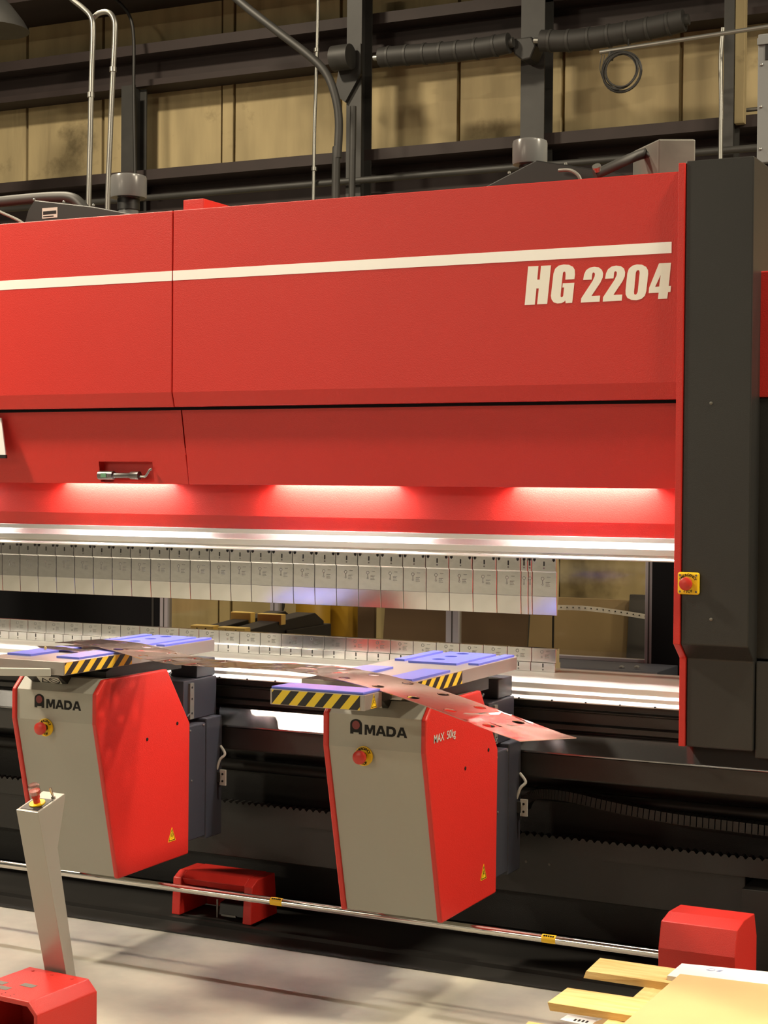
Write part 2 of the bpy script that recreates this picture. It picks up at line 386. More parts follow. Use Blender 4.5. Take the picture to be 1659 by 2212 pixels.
# punch clamp
Yc = 5.205
zc = [zat(y, Yc) for y in (1152, 1160, 1172, 1187, 1193, 1196)]
pc = [(Yc+0.012, zc[0]+0.004), (Yc+0.012, zc[1]), (Yc-0.012, zc[2]), (Yc-0.012, zc[3]+0.004), (Yc-0.007, zc[3]+0.002), (Yc-0.007, zc[3]-0.001), (Yc-0.022, zc[4]), (Yc-0.022, zc[5]), (5.40, zc[5]), (5.40, zc[0]+0.004)]
lab(MB().prism(pc, 'x', -5.6, XS-0.004).build('punch_clamp', ALU, pb, bevel=0.001), 'long bright aluminium punch clamp')
# white stripe and model number
zs1 = zat(558.5, YP); zs0 = zat(581, YP)
for a, b in ((-5.6, XM-0.0025), (XM+0.0025, A(1451, 532, YP).x)):
    MB().box(a, b, YP-0.0015, YP+0.001, zs0, zs1).build('white_stripe', STRIPE, pb)
def tr(pts): return [((x/4.608)+1120, (y/4.608)+560) for x, y in pts]
GL = {
 'H': [[(98,72),(199,68),(187,204),(213,203),(226,66),(324,62),(286,445),(187,449),(204,290),(179,291),(163,452),(63,456)]],
 'G': [[(468,204),(557,198),(563,150),(560,105),(541,74),(502,56),(450,53),(400,65),(366,96),(350,142),(324,365),(331,402),(352,430),(388,440),(428,437),(455,424),(467,408),(471,437),(535,434),(557,234),(442,240),(438,282),(456,281),(447,362),(440,375),(428,380),(419,371),(420,350),(442,137),(450,126),(460,122),(468,130),(471,150)]],
 '2': [[(645,207),(655,150),(675,110),(710,85),(755,76),(800,82),(830,105),(843,140),(838,185),(815,235),(727,366),(813,362),(808,422),(622,432),(626,390),(740,215),(760,170),(763,145),(755,133),(742,133),(735,145),(728,203)]],
 'two': [[(863,195),(873,140),(893,100),(930,72),(975,64),(1020,70),(1050,92),(1062,128),(1058,172),(1035,222),(945,356),(1033,352),(1028,412),(840,422),(844,378),(958,205),(978,160),(981,133),(973,120),(960,121),(953,133),(946,191)]],
 '0': [[(1085,140),(1100,95),(1135,65),(1180,52),(1230,55),(1270,75),(1290,110),(1292,145),(1272,320),(1258,365),(1225,395),(1175,408),(1125,405),(1085,385),(1068,350),(1067,310)],[(1168,135),(1178,115),(1192,108),(1205,115),(1208,135),(1188,325),(1178,347),(1165,354),(1152,347),(1150,325)]],
 '4': [[(1400,42),(1520,36),(1497,267),(1520,266),(1514,325),(1490,327),(1482,392),(1390,397),(1397,333),(1297,338),(1302,285)],[(1417,155),(1402,272),(1361,275)]]}
for g_, loops in GL.items():
    q = []
    for lp in loops:
        q.append([(p.x, p.z) for p in (A(x, y, YP) for x, y in tr(lp))])
    MB().plate(q, (0, YP+0.0005, 0), (1, 0, 0), (0, 0, 1), 0.002).build('model_lettering', WHITE, pb)
# side plate (red edge) and column cover
def side_prof(y0, dz=0.0):
    zk1, zk2 = 1.112, 1.062
    return [(y0, 2.585+dz), (y0, zk1), (y0+0.072, zk2), (y0+0.072, 0.787), (6.4, 0.787), (6.4, 2.585+dz)]
lab(MB().prism(side_prof(4.945), 'x', XS, XS+0.021).build('side_plate', RED, pb, bevel=0.002), 'narrow red edge of the side plate')
XC = -1.203
lab(MB().prism(side_prof(4.952, 0.006), 'x', XS+0.0215, XC).build('column_cover', BLACK, pb, bevel=0.004), 'tall black column cover')
for p in ((1536, 871), (1536, 1338)):
    q = A(*p, 4.952); MB().lathe([(0.005, 0), (0.005, 0.002), (0.002, 0.004)], q, (0, -1, 0), 12).build('screw', MOT, pb, smooth=True)
estop(pb, A(1489, 1260, 4.952), True, 0.034)
# mirrored column at the far left end
lab(MB().prism(side_prof(4.945), 'x', -5.645, -5.624).build('side_plate', RED, pb), 'red edge of the far side plate')
lab(MB().prism(side_prof(4.952, 0.006), 'x', -5.88, -5.6455).build('column_cover', BLACK, pb), 'black column cover at the far end')
# cabinet on the right flank
yc = 5.06
z1, z0 = A(1642, 586, yc).z, A(1642, 858, yc).z
xk = A(1637, 700, yc).x
lab(MB().box(xk, -0.55, yc-0.004, 6.2, z0, z1).build('flank_cover', RED, pb, bevel=0.004), 'red top cover on the right flank')
lab(MB().box(xk+0.004, -0.55, yc, 6.2, A(1642, 1424, yc).z, z0-0.002).build('flank_cover', BLACK, pb, bevel=0.003), 'black cover below the red one')
lab(MB().box(XC+0.002, -0.55, yc-0.02, 6.2, 0.765, A(1642, 1428, yc).z).build('flank_cover', BLACK, pb, bevel=0.003), 'lower black flank cover')
lab(MB().box(-0.94, -0.90, yc-0.02, yc, 1.1, 1.22).build('flank_latch', CHAR, pb), 'dark latch')
# bed: table, bed front, rail ledge, rack, lower plate
tb = [(5.50, 0.950), (5.076, 0.948), (5.076, 0.931), (5.064, 0.920), (5.064, 0.909), (5.05, 0.898), (5.05, 0.894), (5.50, 0.894)]
lab(MB().prism(tb, 'x', -5.6, XS-0.004).build('bed_table', BED, pb, bevel=0.0008), 'bright steel bed table under the dies')
for i in range(24):
    x = -1.52-i*0.115
    MB().cyl((x, 5.051, 0.8985), (x, 5.046, 0.8985), 0.0028, 8).build('table_screw', INK, pb)
bd = [(5.30, 0.894), (5.10, 0.893), (5.10, 0.868), (5.082, 0.864), (5.082, 0.862), (5.105, 0.855), (5.105, 0.822), (5.09, 0.816), (5.09, 0.80), (5.12, 0.79), (5.12, 0.731), (5.30, 0.731)]
lab(MB().prism(bd, 'x', -5.6, XS-0.004).build('bed_front', BLACK, pb, bevel=0.001), 'stepped black bed front')
RAIL = mat('rail_steel', (0.30, 0.305, 0.32), 0.2, 0.9, 0.05, 40, 0.1, 5)
xl = A(466, 1550, 5.07).x
for a, b in ((-5.9, -3.42), (xl, -0.55)):
    r_ = lab(MB().prism([(5.054, 0.727), (5.1005, 0.786), (5.119, 0.787), (5.119, 0.72), (5.060, 0.72), (5.054, 0.722)], 'x', a, b).build('follower_rail', RAIL, pb, bevel=0.0015), 'slanted glossy steel rail cover')
    lab(MB().prism([(5.060, 0.7195), (5.119, 0.7195), (5.119, 0.64), (5.064, 0.64), (5.060, 0.645)], 'x', a, b).build('rail_beam', BLACK, pb, bevel=0.0015), 'black rail beam')
MB().box(xl-0.05, xl-0.004, 5.06, 5.115, 0.775, 0.782).build('rail_bracket', CHAR, pb)
MB().box(xl-0.05, xl-0.004, 5.05, 5.115, 0.725, 0.732).build('rail_bracket', CHAR, pb)
lab(MB().box(-5.9, -0.55, 5.46, 5.52, 0.02, 0.735).build('bed_web', BLACK, pb), 'black bed face behind the rails')
lab(MB().cyl((-5.9, 5.40, 0.52), (-0.55, 5.40, 0.52), 0.022, 12).build('drive_shaft', DARK, pb, smooth=True), 'dark drive shaft')
# rack with teeth
tp = []
x = -5.9; pt = 0.0265
while x < -0.56:
    tp += [(x, 0.414), (x+pt*0.3, 0.423), (x+pt*0.6, 0.423), (x+pt*0.9, 0.414)]; x += pt
k = MB()
n = len(tp)
vs = [(p[0], 5.20, p[1]) for p in tp]+[(p[0], 5.235, p[1]) for p in tp]+[(p[0], 5.20, 0.358) for p in tp]
fs = [(i, i+1, i+1+n, i+n) for i in range(n-1)]+[(i+2*n, i+1+2*n, i+1, i) for i in range(n-1)]
k.add(vs, fs); lab(k.build('toothed_rack', BLACK, pb), 'black toothed rack')
lab(MB().box(-5.9, -1.275, 5.25, 5.46, 0.205, 0.357).build('lower_bed_plate', BLACK, pb, bevel=0.003), 'lower black bed plate')
lab(MB().box(-1.265, -0.55, 5.16, 5.46, 0.02, 0.33).build('bed_foot', BLACK, pb, bevel=0.003), 'black machine foot')
lab(MB().box(-5.9, -1.275, 5.62, 5.66, 0.02, 0.205).build('kick_plate', DARK, pb), 'dark kick plate')
for p in ((1137, 1861), (1187, 1867), (1306, 1991), (672, 1908), (565, 1890)):
    q = A(*p, 5.25)
    if 0.21 < q.z < 0.355: MB().lathe([(0.005, 0), (0.005, 0.002), (0.002, 0.003)], q, (0, -1, 0), 10).build('screw', MOT, pb, smooth=True)
# cable chain lying on the bed behind the rail
cp = smooth_path([A(1122, 1752, 5.33), A(1135, 1722, 5.33), A(1165, 1707, 5.33), A(1230, 1712, 5.33), A(1330, 1735, 5.33), A(1450, 1758, 5.33), A(1580, 1775, 5.33), A(1700, 1790, 5.33)], 10)
ch = lab(MB().tube(cp, 0.006, 6).build('cable_chain', DARK, pb), 'black drag chain')
for i in range(4, len(cp)-1):
    p = cp[i]; dn = (cp[i+1]-cp[i-1]).normalized()
    k = MB(); up = Vector((-dn.z, 0, dn.x)); L = (cp[i+1]-p).length*0.42
    b_ = [p-dn*L-up*0.028+Vector((0, -0.02, 0)), p+dn*L-up*0.028+Vector((0, -0.02, 0)), p+dn*L-up*0.028+Vector((0, 0.03, 0)), p-dn*L-up*0.028+Vector((0, 0.03, 0))]
    t_ = [q+up*0.034 for q in b_]
    k.hexa(b_, t_); k.build('chain_link', BLACK, ch)
# machine top: drive covers, reservoirs, junction box
def reservoir(xp, ytop, yw, Y, wpx):
    c = A(xp, ytop, Y); r = (A(xp+wpx/2, ytop, Y)-A(xp-wpx/2, ytop, Y)).length/2*0.98
    zb = A(xp, yw, Y).z
    t = MB().lathe([(r*0.55, zb-c.z-0.11), (r*0.55, zb-c.z), (r*0.97, zb-c.z), (r, zb-c.z+0.008), (r, -0.014), (r*0.96, -0.004), (r*0.8, 0), (0.002, 0)], c, (0, 0, 1), 36).build('oil_breather', OILG, pb, smooth=True)
    MB().lathe([(r*0.62, zb-c.z-0.05), (r*0.62, zb-c.z-0.004)], c, (0, 0, 1), 24).build('breather_neck', BLK, t, smooth=True)
    return t
lab(reservoir(278, 379, 428, 5.75, 66), 'grey cylindrical breather on the left')
lab(reservoir(1145, 303, 356, 5.75, 72), 'grey cylindrical breather on the right')
ym = 5.45
def cover(pts, label):
    q = [(p.x, p.z) for p in (A(x, y, ym) for x, y in pts)]
    o_ = lab(MB().prism(q, 'y', ym, ym+0.42).build('drive_cover', BLK, pb, bevel=0.004), label)
    return o_
cv = cover([(48, 500), (60, 455), (74, 432), (200, 446), (330, 470), (330, 500)], 'black drive cover on the left')
for p in ((74, 433), (138, 438), (202, 445)):
    MB().lathe([(0.006, 0), (0.006, 0.006), (0.002, 0.009)], A(*p, ym+0.03), (0, 0, 1), 10).build('bolt', GALV, cv, smooth=True)
q = A(108, 460, ym)
pl = MB().box(q.x-0.038, q.x+0.038, ym-0.002, ym+0.001, q.z-0.021, q.z+0.021).build('rating_plate', LGREY, cv)
MB().box(q.x-0.033, q.x+0.033, ym-0.0026, ym-0.0018, q.z-0.006, q.z+0.008).build('plate_print', INK, pl)
MB().box(q.x-0.033, q.x+0.02, ym-0.0026, ym-0.0018, q.z-0.016, q.z-0.012).build('plate_print', INK, pl)
cv = cover([(1045, 430), (1050, 402), (1158, 346), (1330, 372), (1380, 385), (1380, 420)], 'black roof-shaped drive cover on the right')
for p in ((1100, 375), (1222, 356), (1283, 364)):
    MB().lathe([(0.006, 0), (0.006, 0.006), (0.002, 0.009)], A(*p, ym+0.03), (0, 0, 1), 10).build('bolt', GALV, cv, smooth=True)
MB().tube(smooth_path([A(1208, 368, 5.42), A(1232, 368, 5.38), A(1250, 380, 5.36), A(1256, 400, 5.36)]), 0.006, 8).build('grease_line', MOT, cv, smooth=True)
hs = lab(MB().tube(smooth_path([A(1285, 378, 5.3), A(1340, 352, 5.35), A(1372, 338, 5.4), A(1398, 330, 5.45)]), 0.017, 12).build('hydraulic_hose', RUB, pb, smooth=True), 'black hydraulic hose')
MB().lathe([(0.011, 0), (0.011, 0.012), (0.015, 0.012), (0.015, 0.02)], A(1291, 369, 5.29), (0, -0.6, 0.6), 12).build('hose_fitting', GALV, hs, smooth=True)
hs = lab(MB().tube(smooth_path([A(1392, 332, 5.44), A(1410, 338, 5.42), A(1417, 355, 5.42), A(1419, 385, 5.42)]), 0.012, 12).build('hydraulic_hose', RUB, pb, smooth=True), 'short bent black hose')
# dusty grey junction box standing askew on the ram
p0 = A(1422, 300, 5.36); p1 = A(1505, 309, 5.36); p2 = A(1384, 320, 5.36)
w = (p1-p0).length
a_ = math.radians(24)
e1 = Vector((math.cos(a_), -math.sin(a_)*-1, 0))*0.125; e2 = Vector((-0.14, 0.16, 0))
zt_, zb_ = p0.z, p0.z-0.17
bq = [p0, p0+e1, p0+e1+e2, p0+e2]
lab(MB().hexa([Vector((q.x, q.y, zb_)) for q in bq], [Vector((q.x, q.y, zt_)) for q in bq]).build('junction_box', MOT, pb, bevel=0.006), 'dusty grey metal box on top at the right')
q0, q1 = A(396, 432, 5.03), A(440, 452, 5.03)
lab(MB().box(q0.x, q1.x, 5.03, 5.30, q1.z-0.04, q0.z).build('top_stop', RED, pb, bevel=0.002), 'small red block on top of the ram')
MB().tube(smooth_path([A(-60, 443, 5.9), A(40, 432, 5.9), A(120, 426, 5.9), A(160, 430, 5.9), A(185, 455, 5.9)]), 0.024, 12).build('thick_conduit', COLM, pb, smooth=True)
lab(MB().tube(smooth_path([A(-40, 440, 5.3), A(5, 460, 5.3), A(40, 476, 5.3), A(60, 490, 5.3)]), 0.006, 8).build('grease_line', MOT, pb, smooth=True), 'pale thin line')

# ================================================================== punches and dies
WS = 0.091
YT = 5.38
zp = [1.345, 1.296, 1.21, 1.145]
def punch(name, w):
    h = w-0.0016
    prof_ = [(YT-0.006, zp[0]), (YT-0.006, zp[1]+0.001), (YT+0.001, zp[1]-0.001), (YT+0.001, zp[2]), (YT+0.006, zp[3]), (YT+0.010, zp[3]), (YT+0.022, zp[2]), (YT+0.026, zp[1]), (YT+0.018, zp[0])]
    b = MB().prism(prof_, 'x', -h/2, h/2).build(name, STEEL, None, bevel=0.0009, seg=1)
    f = YT-0.006
    MB().prism([(-0.0025, 1.332), (0.0025, 1.332), (0.0025, 1.316), (-0.0025, 1.316)], 'y', f-0.0006, f+0.002).build('release_slot', BLK, b)
    MB().cyl((0, f-0.0006, 1.309), (0, f+0.002, 1.309), 0.0032, 12).build('release_button', ETCH, b)
    for sx in ((-1, 1) if w > 0.05 else (0,)):
        cx = sx*(w/2-0.010)
        MB().prism([(cx-0.004, 1.3455), (cx+0.004, 1.3455), (cx+0.004, 1.336), (cx, 1.3315), (cx-0.004, 1.336)], 'y', f-0.003, f+0.001).build('safety_key', INK, b)
    k = MB(); g = YT+0.001
    k.ring((-w*0.08, g+0.0004, 1.272), (0, -1, 0), 0.0045, 0.0062, 0.0009, 14)
    k.ring((-w*0.08, g+0.0004, 1.252), (0, -1, 0), 0.0022, 0.0036, 0.0009, 12)
    k.box(-w*0.08-0.0012, -w*0.08+0.0012, g-0.0005, g+0.0005, 1.256, 1.266)
    if w > 0.05:
        for i, (x0, x1, z) in enumerate(((0.009, 0.022, 1.2775), (0.004, 0.021, 1.2605), (0.004, 0.017, 1.2575), (0.004, 0.019, 1.2525), (0.004, 0.021, 1.2475))):
            k.box(x0, x1, g-0.0005, g+0.0005, z-0.0009, z+0.0009)
    k.build('engraved_marking', ETCH, b)
    MB().box(-h/2, h/2, g-0.0004, g+0.0006, zp[2]-0.0006, zp[2]+0.0006).build('scribe_line', ETCH, b)
    return b
def die(name, w):
    h = w-0.0016
    zd = [1.030, 0.982, 0.950]
    prof_ = [(YT, zd[0]), (YT, zd[1]+0.0005), (YT-0.007, zd[1]-0.0015), (YT-0.007, zd[2]), (YT+0.045, zd[2]), (YT+0.045, zd[1]), (YT+0.035, zd[1]), (YT+0.035, zd[0]), (YT+0.022, zd[0]), (YT+0.0175, zd[0]-0.007), (YT+0.013, zd[0])]
    b = MB().prism(prof_, 'x', -h/2, h/2).build(name, STEEL, None, bevel=0.0009, seg=1)
    f = YT-0.007
    MB().box(-0.0022, 0.0022, f-0.0006, f+0.002, 0.965, 0.979).build('release_slot', BLK, b)
    MB().cyl((0, f-0.0006, 0.957), (0, f+0.002, 0.957), 0.003, 12).build('release_button', ETCH, b)
    k = MB(); g = YT
    k.ring((-w*0.08, g+0.0004, 1.018), (0, -1, 0), 0.0042, 0.006, 0.0009, 14)
    k.ring((-w*0.08, g+0.0004, 1.000), (0, -1, 0), 0.002, 0.0034, 0.0009, 12)
    for x0, x1, z in ((0.009, 0.022, 1.0215), (0.004, 0.021, 1.0085), (0.004, 0.017, 1.0055), (0.004, 0.019, 1.0015), (0.004, 0.021, 0.9975)):
        k.box(x0, x1, g-0.0005, g+0.0005, z-0.0008, z+0.0008)
    k.build('engraved_marking', ETCH, b)
    return b
def copy_tree(o, parent=None):
    c = o.copy(); C.objects.link(c)
    if parent: c.parent = parent
    for ch_ in o.children: copy_tree(ch_, c)
    return c
GP = 'steel punch segments clamped in a row under the ram'; GD = 'steel die segments standing in a row on the bed'
ps = [(-1.974, -2.065, 'P'), (-2.065, -2.080, 'n'), (-2.080, -2.107, 'w')]
x = -2.107
while x > -4.55: ps.append((x, x-WS, 'P')); x -= WS
proto = None
for i, (a, b, kk) in enumerate(ps):
    if kk == 'P':
        if proto is None: proto = punch('punch_segment', WS); o = proto
        else: o = copy_tree(proto)
        lb = 'full-width steel punch segment at the right end of the hanging row' if i == 0 else 'full-width steel punch segment, %s from the right end of the hanging row' % ORD[i]
    else:
        o = punch('punch_segment', a-b)
        lb = 'narrowest steel punch segment in the hanging row' if kk == 'n' else 'narrow steel punch segment, third from the right end of the hanging row'
    o.location = ((a+b)/2, 0, 0)
    tag(o, lb, 'punch', GP)
proto = None
x = -1.974; i = 0
while x > -4.55:
    if proto is None: proto = die('die_segment', WS); o = proto
    else: o = copy_tree(proto)
    o.location = (x-WS/2, 0, 0)
    tag(o, 'steel die segment at the right end of the row on the bed' if i == 0 else 'steel die segment, %s from the right end of the row on the bed' % ORD[i], 'die', GD)
    x -= WS; i += 1
q = A(1201, 1318, 5.38)

# ================================================================== sheet followers
def follower(dx, label, bar):
    XR = -1.955+dx; XL = XR-0.335
    t = thing('sheet_follower', label, 'sheet follower', (XR-0.167, 4.5, 0), 0, 'sheet followers in front of the press brake')
    out = [(4.312, 0.966), (4.268, 0.924), (4.268, 0.828), (4.392, 0.314), (4.806, 0.314), (4.810, 0.766), (4.668, 0.966)]
    def edge(o_, e):
        return [(y+(e if i < 4 else -e*0), z) for i, (y, z) in enumerate(o_)]
    for x0, x1, nm in ((XL, XL+0.018, 'left'), (XR-0.018, XR, 'right')):
        lab(MB().prism(out, 'x', x0, x1).build('side_panel', RED, t, bevel=0.005), '%s red side panel' % nm)
    ins = [(4.318, 0.966), (4.274, 0.924), (4.274, 0.828), (4.398, 0.318), (4.80, 0.318), (4.80, 0.76), (4.665, 0.962)]
    fr = lab(MB().prism(ins, 'x', XL+0.0185, XR-0.0185).build('front_panel', GREY, t), 'grey front panel')
    xc = (XL+XR)/2
    # maker's lettering
    zl = 0.868; xo = XL+0.088; s = 0.001
    k = MB().plate([[(0, 0), (0, 22), *[(p[0], p[1]) for p in arc(13, 24, 13, 180, 0, 14)], (26, 0), (19, 0), (19, 4), (7, 4), (7, 0)]], (xo, 4.2745, zl), (0.00148, 0, 0), (0, 0, 0.00118), 0.0012)
    lg = k.build('maker_emblem', INK, fr)
    MB().cyl((xo+0.0192, 4.2738, zl+0.0262), (xo+0.0192, 4.2722, zl+0.0262), 0.0125, 24).build('emblem_disc', mat('emblem_red', (0.16, 0.02, 0.02), 0.5), fr)
    LT = {'M': [[(0, 0), (0, 25), (11, 25), (17, 12), (23, 25), (34, 25), (34, 0), (26.5, 0), (26.5, 16), (20, 3), (14, 3), (7.5, 16), (7.5, 0)]],
          'A': [[(0, 0), (12, 25), (22, 25), (34, 0), (25.5, 0), (23.5, 5), (10.5, 5), (8.5, 0)], [(13, 10), (21, 10), (17, 19)]],
          'D': [[(0, 0), (0, 25), (19, 25), (27, 22), (31, 16), (31, 9), (27, 3), (19, 0)], [(8, 6), (17, 6), (22, 9.5), (22, 15.5), (17, 19), (8, 19)]]}
    lx = xo+0.047
    for c_h, adv in (('M', 36), ('A', 35), ('D', 33), ('A', 34)):
        MB().plate(LT[c_h], (lx, 4.2745, zl), (0.00099, 0, 0), (0, 0, 0.00118), 0.0012).build('maker_lettering', INK, fr); lx += adv*0.00099
    estop(t, (xo+0.046, 4.2745, zl-0.062), False, 0.0285)
    # right side: screws, warning triangle
    for y, z in ((4.55, 0.745), (4.73, 0.775)):
        MB().lathe([(0.006, -0.001), (0.006, 0.0015), (0.003, 0.002)], (XR, y, z), (1, 0, 0), 12).build('side_screw', BLK, t, smooth=True)
    for y, z in ((4.686, 0.945), (4.80, 0.79)):
        MB().cyl((XR-0.004, y-0.004, z-0.002), (XR-0.004, y+0.010, z+0.007), 0.004, 10).build('edge_bolt', BLK, t)
    warn_triangle(t, (XR+0.0002, 4.70, 0.378), (0, 1, 0), (0, 0, 1), 0.046)
    # carriage behind
    lab(MB().box(XL+0.03, XR-0.012, 4.815, 4.93, 0.352, 0.752).build('carriage_box', CHAR, t, bevel=0.004), 'dark carriage box')
    lab(MB().box(XL+0.03, XR-0.012, 4.934, 5.04, 0.34, 0.765).build('carriage_box', CHAR, t, bevel=0.004), 'dark rear carriage box')
    lab(MB().box(XL+0.07, XR-0.04, 4.83, 5.045, 0.766, 0.905).build('lift_column', CHAR, t, bevel=0.003), 'dark lifting column')
    gp = MB().box(XR-0.041, XR-0.032, 4.86, 4.885, 0.77, 0.895).build('guide_strip', MOT, t)
    for z in (0.79, 0.84, 0.88): MB().cyl((XR-0.032, 4.872, z), (XR-0.031, 4.872, z), 0.004, 10).build('guide_screw', INK, gp)
    lab(MB().box(XR-0.16, XR-0.05, 4.93, 5.05, 0.906, 0.97).build('carriage_head', CHAR, t, bevel=0.003), 'dark carriage head')
    for y, z in ((4.83, 0.735), (4.915, 0.745), (4.84, 0.56)):
        MB().lathe([(0.004, 0), (0.004, 0.002), (0.002, 0.003)], (XR-0.012, y, z), (1, 0, 0), 8).build('screw', GALV, t)
    cl = lab(MB().box(XR+0.0, XR+0.024, 5.005, 5.012, 0.52, 0.575).build('sensor_plate', LGREY, t), 'pale sensor plate')
    for z in (0.535, 0.56): MB().cyl((XR+0.012, 5.0055, z), (XR+0.012, 5.003, z), 0.004, 8).build('plate_hole', INK, cl)
    MB().box(XR-0.02, XR+0.002, 5.005, 5.03, 0.53, 0.565).build('sensor_bracket', DARK, t)
    MB().tube(smooth_path([(XR-0.015, 5.01, 0.575), (XR-0.002, 5.01, 0.61), (XR+0.012, 5.02, 0.63), (XR-0.012, 5.03, 0.655)]), 0.005, 8).build('sensor_cable', LGREY, t, smooth=True)
    # tilting mechanism between body and table
    lab(MB().prism([(4.36, 0.955), (4.36, 0.985), (4.40, 1.0), (4.80, 1.0), (4.80, 0.955)], 'x', XL+0.04, XR-0.03).build('tilt_base', BLK, t), 'black tilting base')
    ar = lab(MB().prism([(4.30, 0.945), (4.255, 0.975), (4.255, 1.0), (4.36, 1.0), (4.36, 0.955)], 'x', XL+0.06, XL+0.20).build('tilt_arm', DARK, t, bevel=0.002), 'dark tilting arm')
    u = Vector((1, 0, 0)); v = Vector((0, -0.045, 0.03)).normalized()
    lp = MB().plate([[(0, 0), (0.085, 0), (0.095, 0.045), (0.01, 0.045)]], (XL+0.095, 4.2985, 0.9455), u, v, 0.001).build('label_plate', LGREY, t)
    w_ = u.cross(v).normalized(); b0 = Vector((XL+0.095, 4.2985, 0.9455))+w_*0.0012
    MB().plate([[(0.008, 0.006), (0.044, 0.006), (0.030, 0.040)], [(0.016, 0.011), (0.037, 0.011), (0.029, 0.031)]], b0, u, v, 0.0004).build('label_triangle', INK, lp)
    cc = (0.068, 0.0225)
    MB().plate([arc(cc[0], cc[1], 0.019, 0, 345, 23), arc(cc[0], cc[1], 0.0155, 0, 345, 23)], b0, u, v, 0.0004).build('label_circle', INK, lp)
    MB().plate([[(cc[0]-0.013, cc[1]+0.010), (cc[0]-0.010, cc[1]+0.013), (cc[0]+0.013, cc[1]-0.010), (cc[0]+0.010, cc[1]-0.013)]], b0, u, v, 0.0004).build('label_bar', INK, lp)
    # table plate with pads
    zt = 1.0425
    y0 = 4.10
    tp_ = lab(MB().prism([(XL+0.02, y0), (XR+0.0, y0), (XR, 4.965), (XR-0.012, 4.98), (XL+0.02+0.01, 4.98), (XL+0.02, 4.965)], 'z', 1.001, zt).build('table_plate', TBL, t, bevel=0.002), 'light grey support table')
    MB().box(XR-0.0005, XR+0.0007, y0+0.004, 4.52 if bar else 4.46, 1.003, 1.040).build('hazard_tape', HZY, tp_)
    def pad(pts, nm='blue_pad', holes=()):
        h_ = 0.0065
        ob = MB().plate([pts]+[arc(hx, hy, 0.021, 0, 340, 17) for hx, hy in holes], (0, 0, zt), (1, 0, 0), (0, 1, 0), h_).build(nm, BLUE, tp_)
        return ob
    R = XR+1.955
    def rect(x0, x1, y0_, y1_): return [(R+x0, y0_), (R+x1, y0_), (R+x1, y1_), (R+x0, y1_)]
    pad(rect(-2.246, -2.212, 4.66, 4.955)); pad(rect(-1.995, -1.961, 4.66, 4.955))
    pad(rect(-2.185, -2.022, 4.63, 4.95), 'blue_pad', [(R-2.12, 4.715), (R-2.12, 4.81), (R-2.12, 4.905)])
    pad(rect(-2.052, -1.965, 4.19, 4.455)); pad(rect(-2.245, -2.152, 4.19, 4.455))
    if bar:
        b = lab(MB().box(XR-0.285, XR+0.002, 3.872, 3.975, 0.998, 1.0405).build('front_bar', TBL, t, bevel=0.002), 'front bar wrapped in hazard tape')
        MB().box(XR-0.279, XR-0.012, 3.8712, 3.8725, 1.0, 1.038).build('hazard_tape', HZX, b)
        MB().prism([(XR-0.283, 3.875), (XR-0.004, 3.875), (XR-0.001, 3.972), (XR-0.275, 3.972)], 'z', 1.0405, 1.0475).build('blue_pad', BLUE, b, bevel=0.002)
        warn_triangle(b, (XR+0.0022, 3.925, 1.001), (0, 1, 0), (0, 0, 1), 0.036)
        MB().box(XR-0.24, XR-0.19, 3.975, 4.10, 1.003, 1.028).build('bar_arm', DARK, t); MB().box(XR-0.08, XR-0.03, 3.975, 4.10, 1.003, 1.028).build('bar_arm', DARK, t)
        text('load_lettering', 'MAX  50kg', 0.034, (XR+0.0004, 4.395, 0.862), (0, 1, 0), (0, 0, 1), LGREY, t, 1.0, 0.0005)
    else:
        h_ = lab(MB().prism([(XR-0.05, y0-0.002), (XR-0.04, y0-0.012), (XR-0.33, y0-0.14), (XR-0.34, y0-0.13)], 'z', 0.998, 1.022).build('side_handle', LGREY, t, bevel=0.002), 'slim grey bar sticking out in front')
    return t
follower(0.0, 'grey and red sheet follower with hazard-striped front bar, under the drooping sheet', True)
follower(-1.145, 'grey and red sheet follower on the left, behind the stop-button post', False)

# ================================================================== workpiece
a_ = math.atan(0.36)
ws = thing('metal_sheet', 'long bent steel sheet strip with round holes, lying across both followers', 'metal sheet', (-3.37, 4.47, 0), -a_, None, True)
ZPR = [(-0.08, 1.0535), (0.0, 1.056), (0.17, 1.060), (0.3, 1.050), (0.45, 1.038), (0.6, 1.036), (0.8, 1.045), (1.0, 1.059), (1.15, 1.064), (1.3, 1.062), (1.5, 1.045), (1.65, 1.024), (1.75, 1.008), (1.9, 0.980), (2.04, 0.957)]
def zsheet(s):
    for (a, za), (b, zb) in zip(ZPR[:-1], ZPR[1:]):
        if s <= b:
            t = (s-a)/(b-a); t = max(0, min(1, t)); return za+(zb-za)*t
    return ZPR[-1][1]
def zs_smooth(s): return sum(zsheet(s+d_) for d_ in (-0.06, -0.03, 0, 0.03, 0.06))/5
WD = 0.182
cut = sorted(1.87-0.135*i for i in range(14))
hl = [(s_, w_) for s_ in cut for w_ in (0.034, 0.148)]
hw = 0.026
sv = [-0.07]
for c in cut: sv += [c-hw, c+hw]
sv += [1.955, 2.005]
wv = [0, 0.034-hw, 0.034+hw, 0.091, 0.148-hw, 0.148+hw, WD]
k = MB()
def skew(s, w): return s+(0.0 if s < 1.9 else 0.03*(w/WD))
def SP(s, w): s2 = skew(s, w); return (s2, w, zs_smooth(s2)+max(0, min(1, (s2-1.35)/0.4))*-0.02*(w-WD/2))
